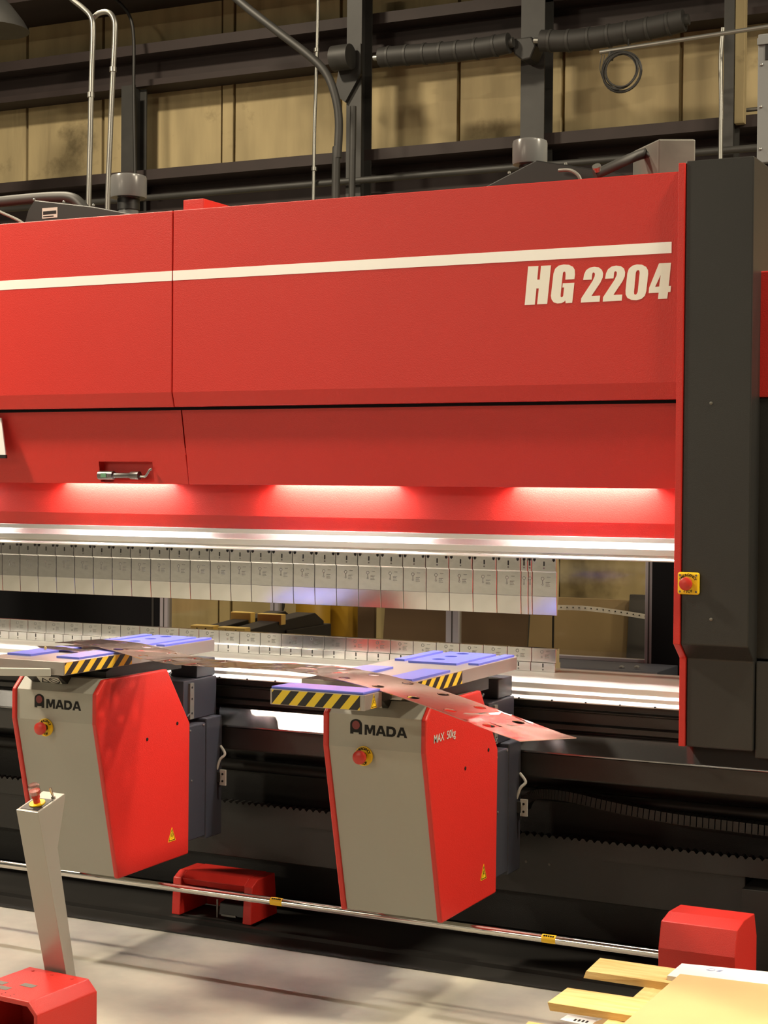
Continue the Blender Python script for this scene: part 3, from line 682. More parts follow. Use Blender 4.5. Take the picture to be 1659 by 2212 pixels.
for i in range(len(sv)-1):
    n_ = 1 if sv[i+1]-sv[i] < 0.06 else 3
    for j in range(len(wv)-1):
        hole = any(abs((sv[i]+sv[i+1])/2-hs_) < 1e-4 and abs((wv[j]+wv[j+1])/2-hw_) < 1e-4 for hs_, hw_ in hl)
        if hole:
            cs, cw = (sv[i]+sv[i+1])/2, (wv[j]+wv[j+1])/2
            ou = []; inn = []
            for q in range(24):
                t = 2*math.pi*q/24; c, s_ = math.cos(t), math.sin(t); mm = hw/max(abs(c), abs(s_))
                ou.append(SP(cs+mm*c, cw+mm*s_)); inn.append(SP(cs+0.017*c, cw+0.017*s_))
            k.add(ou+inn, [(q, (q+1) % 24, (q+1) % 24+24, q+24) for q in range(24)])
        else:
            for q in range(n_):
                a0 = sv[i]+(sv[i+1]-sv[i])*q/n_; a1 = sv[i]+(sv[i+1]-sv[i])*(q+1)/n_
                k.add([SP(a0, wv[j]), SP(a1, wv[j]), SP(a1, wv[j+1]), SP(a0, wv[j+1])], [(0, 1, 2, 3)])
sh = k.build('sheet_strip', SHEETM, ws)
md = sh.modifiers.new('weld', 'WELD'); md.merge_threshold = 0.0004
md = sh.modifiers.new('thick', 'SOLIDIFY'); md.thickness = 0.002; md.offset = -1
for p in sh.data.polygons: p.use_smooth = True
md = sh.modifiers.new('edge', 'EDGE_SPLIT'); md.split_angle = math.radians(30)
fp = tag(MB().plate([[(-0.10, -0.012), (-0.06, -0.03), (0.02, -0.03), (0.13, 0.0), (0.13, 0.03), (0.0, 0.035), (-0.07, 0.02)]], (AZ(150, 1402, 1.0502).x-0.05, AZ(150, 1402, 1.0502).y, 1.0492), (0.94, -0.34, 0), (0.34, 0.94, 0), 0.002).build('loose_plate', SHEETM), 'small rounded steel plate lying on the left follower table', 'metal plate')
MB().lathe([(0.004, 0), (0.004, 0.008), (0.002, 0.010)], Vector(AZ(98, 1403, 1.051)), (0, 0, 1), 10).build('stud', YELP, fp)

# ================================================================== floor rail and its end cover, far pedal
yr = 4.6
pa, pb_ = A(0, 1868, yr), A(1423, 2058, yr)
zr = (pa.z+pb_.z)/2
pr = thing('floor_rail', 'polished round rail running along the foot of the machine', 'rail', (-3.2, yr, 0))
MB().cyl((-5.6, yr, zr), (pb_.x+0.03, yr, zr), 0.0125, 20).build('rail_tube', CHROME, pr, smooth=True)
for x in (-4.9,):
    MB().box(x-0.012, x+0.012, yr-0.012, yr+0.012, 0.0, zr-0.008).build('rail_post', DARK, pr)
for p in ((599, 1946), (1187, 2022)):
    q = A(*p, yr)
    st = MB().lathe([(0.0128, -0.022), (0.0128, 0.022)], (q.x, yr, zr), (1, 0, 0), 20).build('yellow_sticker', YEL, pr, smooth=True)
    lab(st, 'yellow warning sticker')
    for i in range(5):
        MB().box(q.x-0.016+i*0.007, q.x-0.011+i*0.007, yr-0.0095, yr-0.006, zr+0.0085, zr+0.0125).build('sticker_print', INK, st)
x0, x1 = A(1422, 2050, 4.5).x, A(1588, 2064, 4.5).x
ec = thing('rail_end_cover', 'red sheet-metal cover box at the right end of the floor rail', 'machine cover', ((x0+x1)/2, 4.6, 0))
hexp = [(4.5, 0.0), (4.5, 0.298), (4.523, 0.368), (4.60, 0.378), (4.72, 0.37), (4.75, 0.30), (4.75, 0.0)]
lab(MB().prism(hexp, 'x', x0, x1).build('cover_shell', RED, ec, bevel=0.002), 'faceted red cover')
MB().cyl((x0+0.02, 4.499, 0.215), (x0+0.02, 4.494, 0.215), 0.006, 10).build('cover_screw', INK, ec)
# pedal standing behind the rail
q = AZ(366, 1992, 0.0); x0 = q.x-0.01; x1 = x0+0.335; y0 = 5.045
fp2 = thing('foot_pedal', 'dark red foot pedal with a low hood, standing behind the floor rail', 'foot pedal', ((x0+x1)/2, 5.15, 0))
for a, b in ((x0, x0+0.035), (x1-0.035, x1)):
    MB().prism([(y0, 0.022), (y0+0.01, 0.155), (y0+0.05, 0.175), (y0+0.17, 0.175), (y0+0.19, 0.022)], 'x', a, b).build('side_cheek', RED, fp2, bevel=0.003)
MB().prism([(y0+0.015, 0.155), (y0+0.05, 0.176), (y0+0.17, 0.176), (y0+0.19, 0.15), (y0+0.17, 0.15), (y0+0.03, 0.13)], 'x', x0+0.036, x1-0.036).build('hood', RED, fp2, bevel=0.002)
MB().box(x0+0.036, x1-0.036, y0+0.185, y0+0.192, 0.022, 0.148).build('rear_panel', RED, fp2)
MB().box(x0+0.02, x1-0.02, y0+0.02, y0+0.18, 0.007, 0.02).build('base_plate', DARK, fp2)
lab(MB().prism([(y0+0.04, 0.03), (y0+0.05, 0.075), (y0+0.15, 0.09), (y0+0.16, 0.03)], 'x', x1-0.16, x1-0.05).build('treadle', BLK, fp2, bevel=0.004), 'black treadle')
MB().box(x1-0.145, x1-0.085, y0+0.036, y0+0.041, 0.03, 0.037).build('treadle_plate', GALV, fp2)
MB().cyl((x0+0.165, y0+0.05, 0.02), (x0+0.165, y0+0.05, 0.085), 0.004, 10).build('pedal_pin', GALV, fp2)

# ================================================================== front pedal with the stop-button post
fpd = thing('foot_pedal', 'bright red foot pedal in the foreground with a leaning grey stop-button post', 'foot pedal', (-2.785, 3.54, 0), math.radians(-4), None, True)
hx, hy = 0.135, 0.12
zt = 0.25
pr_ = [(-hx, 0.0), (-hx, zt-0.03), (-hx+0.03, zt), (hx-0.03, zt), (hx, zt-0.03), (hx, 0.0), (hx-0.012, 0.0), (hx-0.012, zt-0.036), (hx-0.035, zt-0.014), (-hx+0.035, zt-0.014), (-hx+0.012, zt-0.036), (-hx+0.012, 0.0)]
def hood(y): return [(p[0], y, p[1]) for p in pr_]
lab(MB().prism(pr_, 'y', -hy, hy-0.002).build('hood', RED, fpd, bevel=0.003), 'red hood')
MB().prism([(-hx+0.012, 0.0), (hx-0.012, 0.0), (hx-0.012, zt-0.036), (hx-0.036, zt-0.014), (-hx+0.036, zt-0.014), (-hx+0.012, zt-0.036)], 'y', hy-0.012, hy-0.002).build('rear_panel', RED, fpd)
MB().box(-hx+0.012, hx-0.012, -hy+0.01, hy-0.012, 0.0, 0.01).build('base_plate', DARK, fpd)
lab(MB().prism([(-hy+0.03, 0.03), (-hy+0.04, 0.075), (hy-0.05, 0.10), (hy-0.04, 0.03)], 'x', -0.085, 0.085).build('treadle', BLK, fpd, bevel=0.006), 'black treadle')
for x, y in ((-0.075, -0.035), (-0.035, -0.065), (0.01, -0.015)):
    pt_ = MB().prism([(x-0.022, y-0.012), (x+0.022, y-0.012), (x+0.022, y+0.012), (x-0.022, y+0.012)], 'z', zt, zt+0.0008).build('dusty_label', MOT, fpd)
for i in range(4):
    for j in range(2): MB().cyl((-0.06+i*0.03, -hy+0.014+j*0.014, zt), (-0.06+i*0.03, -hy+0.014+j*0.014, zt+0.0006), 0.002, 8).build('vent_hole', INK, fpd)
for x in (-0.07, 0.0, 0.07): MB().lathe([(0.005, 0), (0.004, 0.002)], (x, hy-0.03, zt), (0, 0, 1), 10).build('screw', BTN, fpd)
# the post, given in the pedal's own frame
Lx, Ly = -2.785, 3.54
def pp(lst): return [(y-Ly, z) for y, z in lst]
po = lab(MB().prism(pp([(3.553, 0.706), (3.552, 0.709), (3.66, 0.743), (3.663, 0.738), (3.632, 0.60), (3.732, 0.12), (3.78, 0.0), (3.66, 0.0), (3.70, 0.12)]), 'x', -0.062, 0.016).build('post', mat('post_grey_metal', (0.36, 0.35, 0.32), 0.32, 0.3), fpd, bevel=0.0015), 'leaning grey metal post')
un = Vector((0, 0.108, 0.034)).normalized(); wn = Vector((0, -un.z, un.y))
def TP(x, t, h): return Vector((x, 3.553-Ly, 0.7095))+un*t+wn*h
def tbox(x0, x1, t0, t1, h0, h1, nm, ma, par, **kw):
    return MB().hexa([TP(x0, t0, h0), TP(x1, t0, h0), TP(x1, t1, h0), TP(x0, t1, h0)], [TP(x0, t0, h1), TP(x1, t0, h1), TP(x1, t1, h1), TP(x0, t1, h1)]).build(nm, ma, par, **kw)
tbox(-0.054, 0.008, 0.008, 0.072, 0, 0.0012, 'black_insert', BLK, po)
cx, ct = -0.023, 0.042
MB().lathe([(0.0, 0), (0.022, 0), (0.022, 0.003), (0.0, 0.003)], TP(cx, ct, 0.0013), wn, 28).build('yellow_ring', YEL, po, smooth=True)
lab(MB().lathe([(0.009, 0), (0.009, 0.012), (0.011, 0.014), (0.012, 0.024), (0.015, 0.03), (0.015, 0.036), (0.003, 0.038)], TP(cx, ct, 0.0043), wn, 26).build('mushroom_button', BTN, po, smooth=True), 'red stop button')
lab(MB().lathe([(0.016, 0.026), (0.0162, 0.05), (0.013, 0.054), (0.002, 0.0545)], TP(cx, ct, 0.0043), wn, 26).build('clear_guard', CLEAR, po, smooth=True), 'clear plastic guard')
MB().cyl(TP(0.0, 0.082, 0), TP(0.0, 0.082, 0.006), 0.006, 12).build('switch_nut', GALV, po)
MB().cyl(TP(0.0, 0.082, 0.006), TP(-0.004, 0.082, 0.03), 0.0028, 10, 0.004).build('toggle_lever', CHROME, po, smooth=True)

# ================================================================== pallets and board in the right foreground
zp0 = 0.30
b1f, b1b = AZ(1262.8, 2097.8, zp0), AZ(1306.8, 2070.5, zp0); b2f = AZ(1168, 2163, zp0)
xl0 = b1f.x; pit = b1f.y-b2f.y; bw = b1b.y-b1f.y
random.seed(4)
def board(par, x0, x1, y0, y1, z0, z1, nm, ragged=True):
    k = MB(); n = 7; vs = []
    for z in (z0, z1):
        for yy in (y0, y1):
            for i in range(n):
                x_ = x0+(x1-x0)*i/(n-1)
                vs.append((x_+(random.uniform(-0.004, 0.004) if i in (0, n-1) else 0), yy+random.uniform(-0.003, 0.003) if ragged else yy, z+random.uniform(-0.0012, 0.0012)))
    fs = []
    for i in range(n-1):
        fs += [(i, i+1, n+i+1, n+i), (2*n+i, 3*n+i, 3*n+i+1, 2*n+i+1), (i, 2*n+i, 2*n+i+1, i+1), (n+i, n+i+1, 3*n+i+1, 3*n+i)]
    fs += [(0, n, 3*n, 2*n), (n-1, 3*n-1, 4*n-1, 2*n-1)]
    k.add(vs, fs)
    return k.build(nm, WOOD, par)
pl1 = thing('wooden_pallet', 'upper pine pallet carrying the tan cardboard sheet in the foreground', 'pallet', (-0.9, 3.7, 0.16))
offs = [0.0, 0.01, 0.02, 0.0, -0.01]
for i in range(5):
    y0 = b1f.y-i*pit
    board(pl1, xl0+offs[i], xl0+1.15, y0, y0+bw, zp0-0.018, zp0, 'deck_board')
for x_ in (xl0+0.165, xl0+0.60, xl0+1.05):
    board(pl1, x_, x_+0.075, b1f.y-4*pit, b1b.y, zp0-0.085, zp0-0.0185, 'stringer', False)
pl2 = thing('wooden_pallet', 'lower pine pallet half hidden under cardboard in the foreground', 'pallet', (-0.9, 3.7, 0))
for x_ in (xl0+0.15, xl0+0.60, xl0+1.05):
    board(pl2, x_, x_+0.09, b1f.y-4*pit, b1b.y, 0.018, 0.13, 'stringer', False)
for i in range(5):
    y0 = b1f.y-i*pit-0.02
    board(pl2, xl0+0.14, xl0+1.15, y0, y0+bw*0.8, 0.131, 0.149, 'deck_board')
    board(pl2, xl0+0.14, xl0+1.15, y0, y0+bw*0.8, 0.0, 0.0175, 'bottom_board')
# crumpled cardboard between the pallets
random.seed(9)
def crumple(x0, x1, y0, y1, z, nm, label):
    n = 8; vs = []; fs = []
    for j in range(n):
        for i in range(n):
            vs.append((x0+(x1-x0)*i/(n-1)+(random.uniform(-.012, .012) if i in (0, n-1) else 0), y0+(y1-y0)*j/(n-1)+(random.uniform(-.012, .012) if j in (0, n-1) else 0), z+random.uniform(0, 0.006)+(0.03*((1-i/(n-1))**3) if i < 3 else 0)))
    for j in range(n-1):
        for i in range(n-1): fs.append((j*n+i, j*n+i+1, j*n+n+i+1, j*n+n+i))
    o_ = MB().add(vs, fs).build(nm, CARD2); md = o_.modifiers.new('t', 'SOLIDIFY'); md.thickness = 0.004
    return tag(o_, label, 'cardboard')
crumple(xl0+0.06, xl0+0.52, b2f.y+bw*0.75, b1f.y+0.02, 0.158, 'cardboard_scrap', 'torn cardboard scrap seen between the two farther deck boards')
cs = crumple(xl0+0.04, xl0+0.5, b2f.y-pit+bw*0.7, b2f.y-0.0, 0.158, 'cardboard_scrap', 'cardboard scrap with a white shipping label seen between the nearer deck boards')
q = AZ(1245, 2204, 0.172)
sl = MB().prism([(q.x-0.04, q.y-0.018), (q.x+0.05, q.y-0.03), (q.x+0.055, q.y+0.02), (q.x-0.035, q.y+0.03)], 'z', 0.1725, 0.1735).build('shipping_label', PAPER, cs)
for i in range(4): MB().box(q.x-0.005+i*0.011, q.x+0.001+i*0.011, q.y-0.012, q.y+0.006, 0.1736, 0.1739).build('label_print', INK, sl)
# tan sheet and the white board strip lying on the pallet
zc0 = zp0+0.001
p = [AZ(1344, 2212, zc0+0.02), AZ(1469, 2103.4, zc0+0.02), AZ(1690, 2130, zc0+0.02)]
dd = (p[0]-p[1]).normalized(); e = (p[2]-p[1]).normalized()
k = MB(); q0 = p[1]; poly = [q0, q0+dd*1.1, q0+dd*1.1+e*1.0, q0+e*1.0]
k.prism([(v.x, v.y) for v in poly], 'z', zc0+0.0125, zc0+0.02)
tag(k.build('cardboard_sheet', CARD, None, bevel=0.001), 'flat tan cardboard sheet on top of the pallet', 'cardboard')
w0, w1, w2, w3 = AZ(1472.8, 2081, zc0+0.012), AZ(1456, 2094.8, zc0+0.012), AZ(1680, 2129, zc0+0.012), AZ(1680, 2101, zc0+0.012)
wq = [w0, w1, w1+dd*0.06, w2+dd*0.06, w2, w3]
wb = tag(MB().prism([(v.x, v.y) for v in wq], 'z', zc0, zc0+0.012).build('white_board', PAPER), 'white printed board edge showing behind the tan cardboard sheet', 'board')
PRB = mat('blue_print', (0.25, 0.32, 0.55), 0.5)
q = AZ(1545, 2096, zc0+0.0122)
MB().plate([arc(0, 0, 0.012, 200, 500, 14)+arc(0.003, 0.002, 0.007, 500, 200, 14)], (q.x-0.012, q.y, zc0+0.0121), (1, 0, 0), (0, 1, 0), 0.0003).build('logo_print', PRB, wb)
MB().plate([[(0.004, -0.008), (0.014, -0.008), (0.020, 0.008), (0.010, 0.008)]], (q.x, q.y, zc0+0.0121), (1, 0, 0), (0, 1, 0), 0.0003).build('logo_print', PRB, wb)

# ================================================================== behind the machine, seen through the gap
YE = 7.2
en = thing('safety_enclosure', 'aluminium framed enclosure with clear panes behind the tooling', 'enclosure', (-4, YE, 0))
def post(x0p, x1p, nm='frame_post', z0=0.0, z1=1.9, y=YE):
    a, b = A(x0p, 1330, y).x, A(x1p, 1330, y).x
    k = MB(); k.box(a, b, y, y+0.04, z0, z1)
    o_ = k.build(nm, EXTR, en, bevel=0.002)
    MB().box((a+b)/2-0.003, (a+b)/2+0.003, y-0.0006, y, z0, z1).build('frame_slot', DARK, o_)
    return a, b
pA = post(345, 362); pBx = post(583, 600); pCx = post(963, 990); pDx = post(1393, 1409)
zr1, zr0 = A(1300, 1420, YE).z, A(1300, 1437, YE).z
for a, b in ((pA[1], pBx[0]), (pBx[1], pCx[0]), (pCx[1], pDx[0])):
    o_ = MB().box(a, b, YE, YE+0.04, zr0, zr1).build('frame_rail', EXTR, en, bevel=0.002)
    MB().box(a, b, YE-0.0006, YE, (zr0+zr1)/2-0.003, (zr0+zr1)/2+0.003).build('frame_slot', DARK, o_)
    MB().box(a, b, YE, YE+0.04, 1.86, 1.9).build('frame_rail', EXTR, en)
    lab(MB().box(a, b, YE+0.018, YE+0.023, zr1, 1.86).build('clear_pane', PANE, en), 'clear plastic pane')
z3, z2 = A(1300, 1462, YE-0.3).z, A(1300, 1443, YE-0.3).z
xs0, xs1 = A(600, 1450, YE-0.3).x, A(1425, 1450, YE-0.3).x
o_ = lab(MB().box(xs0, xs1, YE-0.34, YE-0.02, z3-0.03, z2).build('sill_beam', CHAR, en, bevel=0.003), 'dark sill beam')
MB().box(xs0, xs1, YE-0.3405, YE-0.338, z2-0.012, z2-0.004).build('sill_edge', EXTR, o_)
for xp in (1343, 1376): MB().lathe([(0.012, 0), (0.012, 0.006), (0.004, 0.01)], A(xp, 1443, YE-0.26)+Vector((0, 0, 0.001)), (0, 0, 1), 12).build('sill_bolt', GALV, o_, smooth=True)
a, b = A(-300, 1300, YE).x, A(345, 1300, YE).x
bp_ = lab(MB().box(a, b-0.002, YE+0.005, YE+0.03, 0.0, 1.9).build('black_panel', PBLK, en), 'solid black panel')
MB().box(A(327, 1300, YE).x, A(331, 1300, YE).x, YE+0.003, YE+0.005, 0.0, 1.9).build('panel_joint', DARK, bp_)
# black partition between the gap and the column
a, b = A(1411, 1300, YE).x, A(1500, 1300, YE).x
lab(MB().box(a, b+0.4, YE-0.02, YE+0.02, 0.0, 1.95).build('black_panel', PBLK, en), 'black end panel')
# rear of the machine frame keeps the upper gap dark
# back gauges
def gauge(pf, label, Y):
    f = [A(x, y, Y) for x, y in pf]
    t = thing('back_gauge', label, 'back gauge', (f[0].x+0.1, Y+0.2, 0), 0, 'back gauges behind the dies')
    w_ = abs(f[1].x-f[0].x); z_ = f[0].z
    fg = lab(MB().box(f[0].x, f[1].x, Y, Y+0.05, z_-0.03, z_).build('gauge_finger', YELP, t, bevel=0.003), 'yellow gauge finger')
    for i in (0.3, 0.68): MB().cyl((f[0].x+w_*i, Y+0.001, z_-0.014), (f[0].x+w_*i, Y-0.001, z_-0.014), 0.005, 10).build('finger_screw', INK, fg)
    u2 = lab(MB().box(f[0].x+0.01, f[1].x+0.0, Y+0.30, Y+0.34, z_-0.01, z_+0.035).build('gauge_stop', YELP, t, bevel=0.003), 'raised yellow stop')
    lab(MB().prism([(Y+0.05, z_-0.05), (Y+0.05, z_-0.012), (Y+0.30, z_+0.005), (Y+0.62, z_+0.02), (Y+0.70, z_-0.02), (Y+0.70, z_-0.06)], 'x', f[0].x+0.02, f[1].x-0.01).build('gauge_arm', BLK, t, bevel=0.003), 'black gauge arm')
    lab(MB().box(f[0].x+0.03, f[1].x-0.0, Y+0.35, Y+0.75, z_-0.12, z_-0.035).build('gauge_carriage', BLK, t, bevel=0.004), 'black gauge carriage')
    MB().box(f[0].x+0.06, f[0].x+0.14, Y+0.4, Y+0.65, 0.0, z_-0.12).build('gauge_column', DARK, t)
    return t
gauge([(411, 1350), (460, 1350)], 'black back gauge with yellow finger, left of the pair behind the dies', 5.75)
gauge([(470, 1354), (528, 1354)], 'black back gauge with yellow finger, right of the pair behind the dies', 5.75)
# drums and boards beyond
def drum(xp, wpx, Y, label):
    c = A(xp, 1350, Y); r = (A(xp+wpx/2, 1350, Y).x-A(xp-wpx/2, 1350, Y).x)/2
    t = thing('steel_drum', label, 'drum', (c.x, Y, 0), 0, 'yellow drums behind the machine')
    h_ = 0.945
    MB().lathe([(r*0.98, 0), (r, 0.01), (r, h_*0.33-0.012), (r*1.03, h_*0.33), (r, h_*0.33+0.012), (r, h_*0.66-0.012), (r*1.03, h_*0.66), (r, h_*0.66+0.012), (r, h_), (r*0.97, h_+0.004), (r*0.95, h_-0.012), (0.002, h_-0.012)], (c.x, Y, 0), (0, 0, 1), 36).build('drum_shell', DRUM, t, smooth=True)
    MB().cyl((c.x+r*0.6, Y, h_-0.012), (c.x+r*0.6, Y, h_+0.0), 0.03, 14).build('drum_bung', DARK, t)
drum(676, 66, 8.35, 'yellow steel drum nearer the back gauges')
drum(752, 88, 8.6, 'yellow steel drum half hidden by the brown board')
def brd(x0p, x1p, ytop, Y, ma, nm, label, cat, lean=0.0):
    a, b = A(x0p, 1380, Y).x, A(x1p, 1380, Y).x; zt_ = A((x0p+x1p)/2, ytop, Y).z
    k = MB(); k.hexa([(a, Y, 0), (b, Y, 0), (b, Y+0.03, 0), (a, Y+0.03, 0)], [(a, Y+lean, zt_), (b, Y+lean, zt_), (b, Y+lean+0.03, zt_), (a, Y+lean+0.03, zt_)])
    return tag(k.build(nm, ma, None, bevel=0.002), label, cat)
BRN = mat('brown_board', (0.10, 0.06, 0.035), 0.8, 0, 0, 1, 0.2, 3)
brd(772, 808, 1290, 8.45, BRN, 'narrow_board', 'narrow dark brown board beside the yellow drums', 'board')
brd(812, 1122, 1290, 8.25, BRN, 'brown_board', 'wide dark brown board leaning behind the middle of the gap', 'board', 0.12)
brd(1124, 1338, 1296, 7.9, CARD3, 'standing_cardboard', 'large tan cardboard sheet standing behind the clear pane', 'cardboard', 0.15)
brd(1339, 1440, 1290, 7.85, mat('charcoal_board', (0.035, 0.035, 0.04), 0.6), 'charcoal_board', 'charcoal board standing right of the tan cardboard', 'board', 0.15)
# perforated white strip beyond the pane
YQ = 7.75
st = thing('perforated_strip', 'thin white strip with a row of small holes behind the clear pane', 'strip', (A(1300, 1320, YQ).x, YQ, 0))
pth = smooth_path([A(1195, 1312, YQ), A(1260, 1314, YQ), A(1330, 1322, YQ), A(1405, 1334, YQ)], 6)
k = MB()
for i in range(len(pth)-1):
    p, q = pth[i], pth[i+1]; h_ = 0.012
    k.hexa([(p.x, YQ, p.z-h_), (q.x, YQ, q.z-h_), (q.x, YQ+0.004, q.z-h_), (p.x, YQ+0.004, p.z-h_)], [(p.x, YQ, p.z+h_), (q.x, YQ, q.z+h_), (q.x, YQ+0.004, q.z+h_), (p.x, YQ+0.004, p.z+h_)])
k.build('strip_band', PAPER, st)
for i in range(15):
    x_ = 1212+i*13; q = A(x_, 1312+(22*max(0, (x_-1230)/175)**1.6), YQ)
    MB().cyl((q.x, YQ+0.001, q.z), (q.x, YQ-0.001, q.z), 0.0035, 8).build('strip_hole', INK, st)
for x_ in (pth[0].x, pth[-1].x): MB().box(x_-0.005, x_+0.005, YQ, YQ+0.004, 0.0, 1.05).build('strip_support', DARK, st)
tag(MB().tube(smooth_path([A(612, 1285, 8.6), A(611, 1310, 8.6), A(606, 1330, 8.6), A(604, 1370, 8.6), A(604, 1620, 8.6)]), 0.012, 8).build('hanging_cable', RUB, None, smooth=True), 'black cable hanging in front of the tan wall behind the gap', 'cable')

# ================================================================== on and before the back wall
def column(x0p, x1p, zt_, label, y0=10.16):
    a, b = A(x0p, 250, y0).x, A(x1p, 250, y0).x
    t = thing('steel_column', label, 'column', ((a+b)/2, y0+0.1, 0), 0, 'steel columns along the tan wall')
    MB().box(a, b, y0, y0+0.012, 0, zt_).build('front_flange', COLM, t)
    MB().box((a+b)/2-0.005, (a+b)/2+0.005, y0+0.012, y0+0.15, 0, zt_).build('column_web', COLM, t)
    MB().box(a, b, y0+0.15, y0+0.162, 0, zt_).build('rear_flange', COLM, t)
    MB().box(a-0.05, b+0.05, y0-0.03, y0+0.2, 0, 0.012).build('base_plate', COLM, t)
    return t
column(262, 291, 4.52, 'dark steel column left, rising behind the left grey breather')
c2 = column(748, 780, 5.0, 'dark steel column with gusset in the middle of the wall', 10.0)
column(1124, 1175, 5.0, 'broad dark steel column between the two ribbed hoses', 10.05)
column(1562, 1584, 5.0, 'dark steel column at the right beside the tan stud', 10.0)
# gusset and pulley on the middle column
g_ = [A(*p, 9.99) for p in ((735, 150), (782, 95), (782, 160), (748, 222), (725, 205))]
MB().prism([(p.x, p.z) for p in g_], 'y', 9.97, 9.995).build('gusset_plate', DARK, c2)
q0, q1 = A(720, 127, 9.9), A(758, 122, 9.9)
MB().cyl(q0, q1, 0.085, 28).build('pulley_drum', COLM, c2, smooth=True)
tag(MB().box(A(1587, 150, 10.1).x, A(1608, 150, 10.1).x, 10.1, 10.16, A(1597, 266, 10.1).z, 5.2).build('wall_stud', TAN, None, bevel=0.003), 'tan wall stud hanging at the right of the wall', 'stud')
def pipe(pts, r, ma, nm, label, cat, n=12, sm=6):
    return tag(MB().tube(smooth_path(pts, sm), r, n).build(nm, ma, None, smooth=True), label, cat)
Yk = 6.9
def clampring(o_, xp, yp, Y, r):
    MB().lathe([(r*1.35, -0.012), (r*1.35, 0.012)], A(xp, yp, Y), (0, 0, 1), 14).build('coupling', GALV, o_, smooth=True)
o_ = pipe([A(60, -120, Yk), A(130, -30, Yk), A(155, -2, Yk), A(180, 18, Yk), A(197, 38, Yk), A(201, 70, Yk), A(198, 160, Yk), A(195, 300, Yk), A(191, 470, Yk), A(184, 900, Yk)], 0.0135, GALV, 'conduit', 'left of two slim galvanised conduits dropping to the machine', 'conduit'); clampring(o_, 196, 205, Yk, 0.0135)
o_ = pipe([A(200, 40, Yk+.05), A(215, 28, Yk+.05), A(235, 27, Yk+.05), A(247, 45, Yk+.05), A(248, 80, Yk+.05), A(243, 180, Yk+.05), A(238, 300, Yk+.05), A(232, 470, Yk+.05), A(225, 900, Yk+.05)], 0.0135, GALV, 'conduit', 'right of two slim galvanised conduits dropping to the machine', 'conduit'); clampring(o_, 244, 150, Yk+.05, 0.0135)
pipe([A(230, -20, 10), A(262, 10, 10), A(282, 40, 10), A(289, 90, 10), A(289, 200, 10), A(292, 390, 10)], 0.012, DARK, 'conduit', 'dark conduit beside the left steel column', 'conduit')
o_ = pipe([A(692, -260, 9.9), A(686, 60, 9.9), A(682, 200, 9.9), A(677, 440, 9.9), A(664, 1640, 9.9)], 0.012, GALV, 'conduit', 'straight slim conduit left of the middle column', 'conduit'); clampring(o_, 684, 108, 9.9, 0.014); clampring(o_, 679, 365, 9.9, 0.014)
pipe([A(330, -200, 9.0), A(470, -45, 9.0), A(520, 5, 9.0), A(600, 68, 9.0), A(665, 118, 9.0), A(702, 155, 9.0), A(722, 200, 9.0), A(732, 260, 9.0), A(729, 340, 9.0), A(725, 440, 9.0), A(713, 1690, 9.0)], 0.026, COLM, 'bent_pipe', 'dark pipe sloping down then bending along the middle column', 'pipe')
pipe([A(763, 230, 9.6), A(762, 320, 9.6), A(760, 440, 9.6), A(745, 1650, 9.6)], 0.022, COLM, 'downpipe', 'short dark pipe in front of the middle column', 'pipe')
zc_ = A(700, 396, 9.95).z
tag(MB().cyl((-16, 9.95, zc_), (2, 9.95, zc_), 0.022, 14).build('long_conduit', COLM, None, smooth=True), 'long horizontal conduit along the wall just above the machine', 'conduit')
pipe([A(1562, 60, 9.5), A(1557, 130, 9.5), A(1558, 250, 9.5), A(1556, 380, 9.5), A(1543, 1640, 9.5)], 0.013, GALV, 'conduit', 'slim conduit left of the right steel column', 'conduit')
z_ = A(1630, 236, 10.2).z
tag(MB().cyl((A(1608, 236, 10.2).x, 10.2, z_), (0.5, 10.2, z_), 0.013, 10).build('short_conduit', GALV, None, smooth=True), 'short horizontal conduit behind the grey electrical box', 'conduit')
# ribbed hoses
def hose(pts, r, label):
    P = smooth_path([A(*p) for p in pts], 14); rs = []
    t = thing('ribbed_hose', label, 'hose', tuple(P[0]))
    MB().tube(P, r, 16).build('hose_body', RUB, t, smooth=True)
    L = 0; nxt = 0.06
    for i in range(1, len(P)-1):
        L += (P[i]-P[i-1]).length
        if L > nxt:
            nxt += 0.125; d_ = (P[i+1]-P[i-1]).normalized()
            MB().lathe([(r*0.95, -0.012), (r*1.08, -0.008), (r*1.08, 0.008), (r*0.95, 0.012)], P[i], d_, 16).build('hose_rib', COLM, t, smooth=True)
    MB().cyl(P[0]-(P[1]-P[0]).normalized()*0.05, P[0], r*0.28, 12).build('hose_fitting', GALV, t, smooth=True)
    MB().cyl(P[-1], P[-1]+(P[-1]-P[-2]).normalized()*0.03, r*0.5, 12).build('hose_fitting', COLM, t, smooth=True)
hose([(822, 124, 9.85), (880, 119, 9.85), (960, 113, 9.85), (1040, 104, 9.85), (1100, 93, 9.85)], 0.066, 'ribbed dark hose hanging left of the broad column')
hose([(1170, 88, 9.85), (1230, 88, 9.85), (1310, 78, 9.85), (1400, 62, 9.85), (1478, 44, 9.85)], 0.068, 'ribbed dark hose hanging right of the broad column')
q = A(1130, 105, 9.9)
tag(MB().prism([(A(*p, 9.9).x, A(*p, 9.9).z) for p in ((1104, 86), (1150, 80), (1160, 100), (1148, 128), (1130, 132), (1112, 118))], 'y', 9.88, 10.03).build('hose_hanger', DARK, None, bevel=0.01), 'dark hanger bracket joining the two ribbed hoses at the column', 'bracket')
tag(MB().cyl(A(1296, 113, 9.3), A(1720, 48, 9.3), 0.0125, 12).build('support_rod', GALV, None, smooth=True), 'slim bright rod slanting up to the right with a cable coil', 'rod')
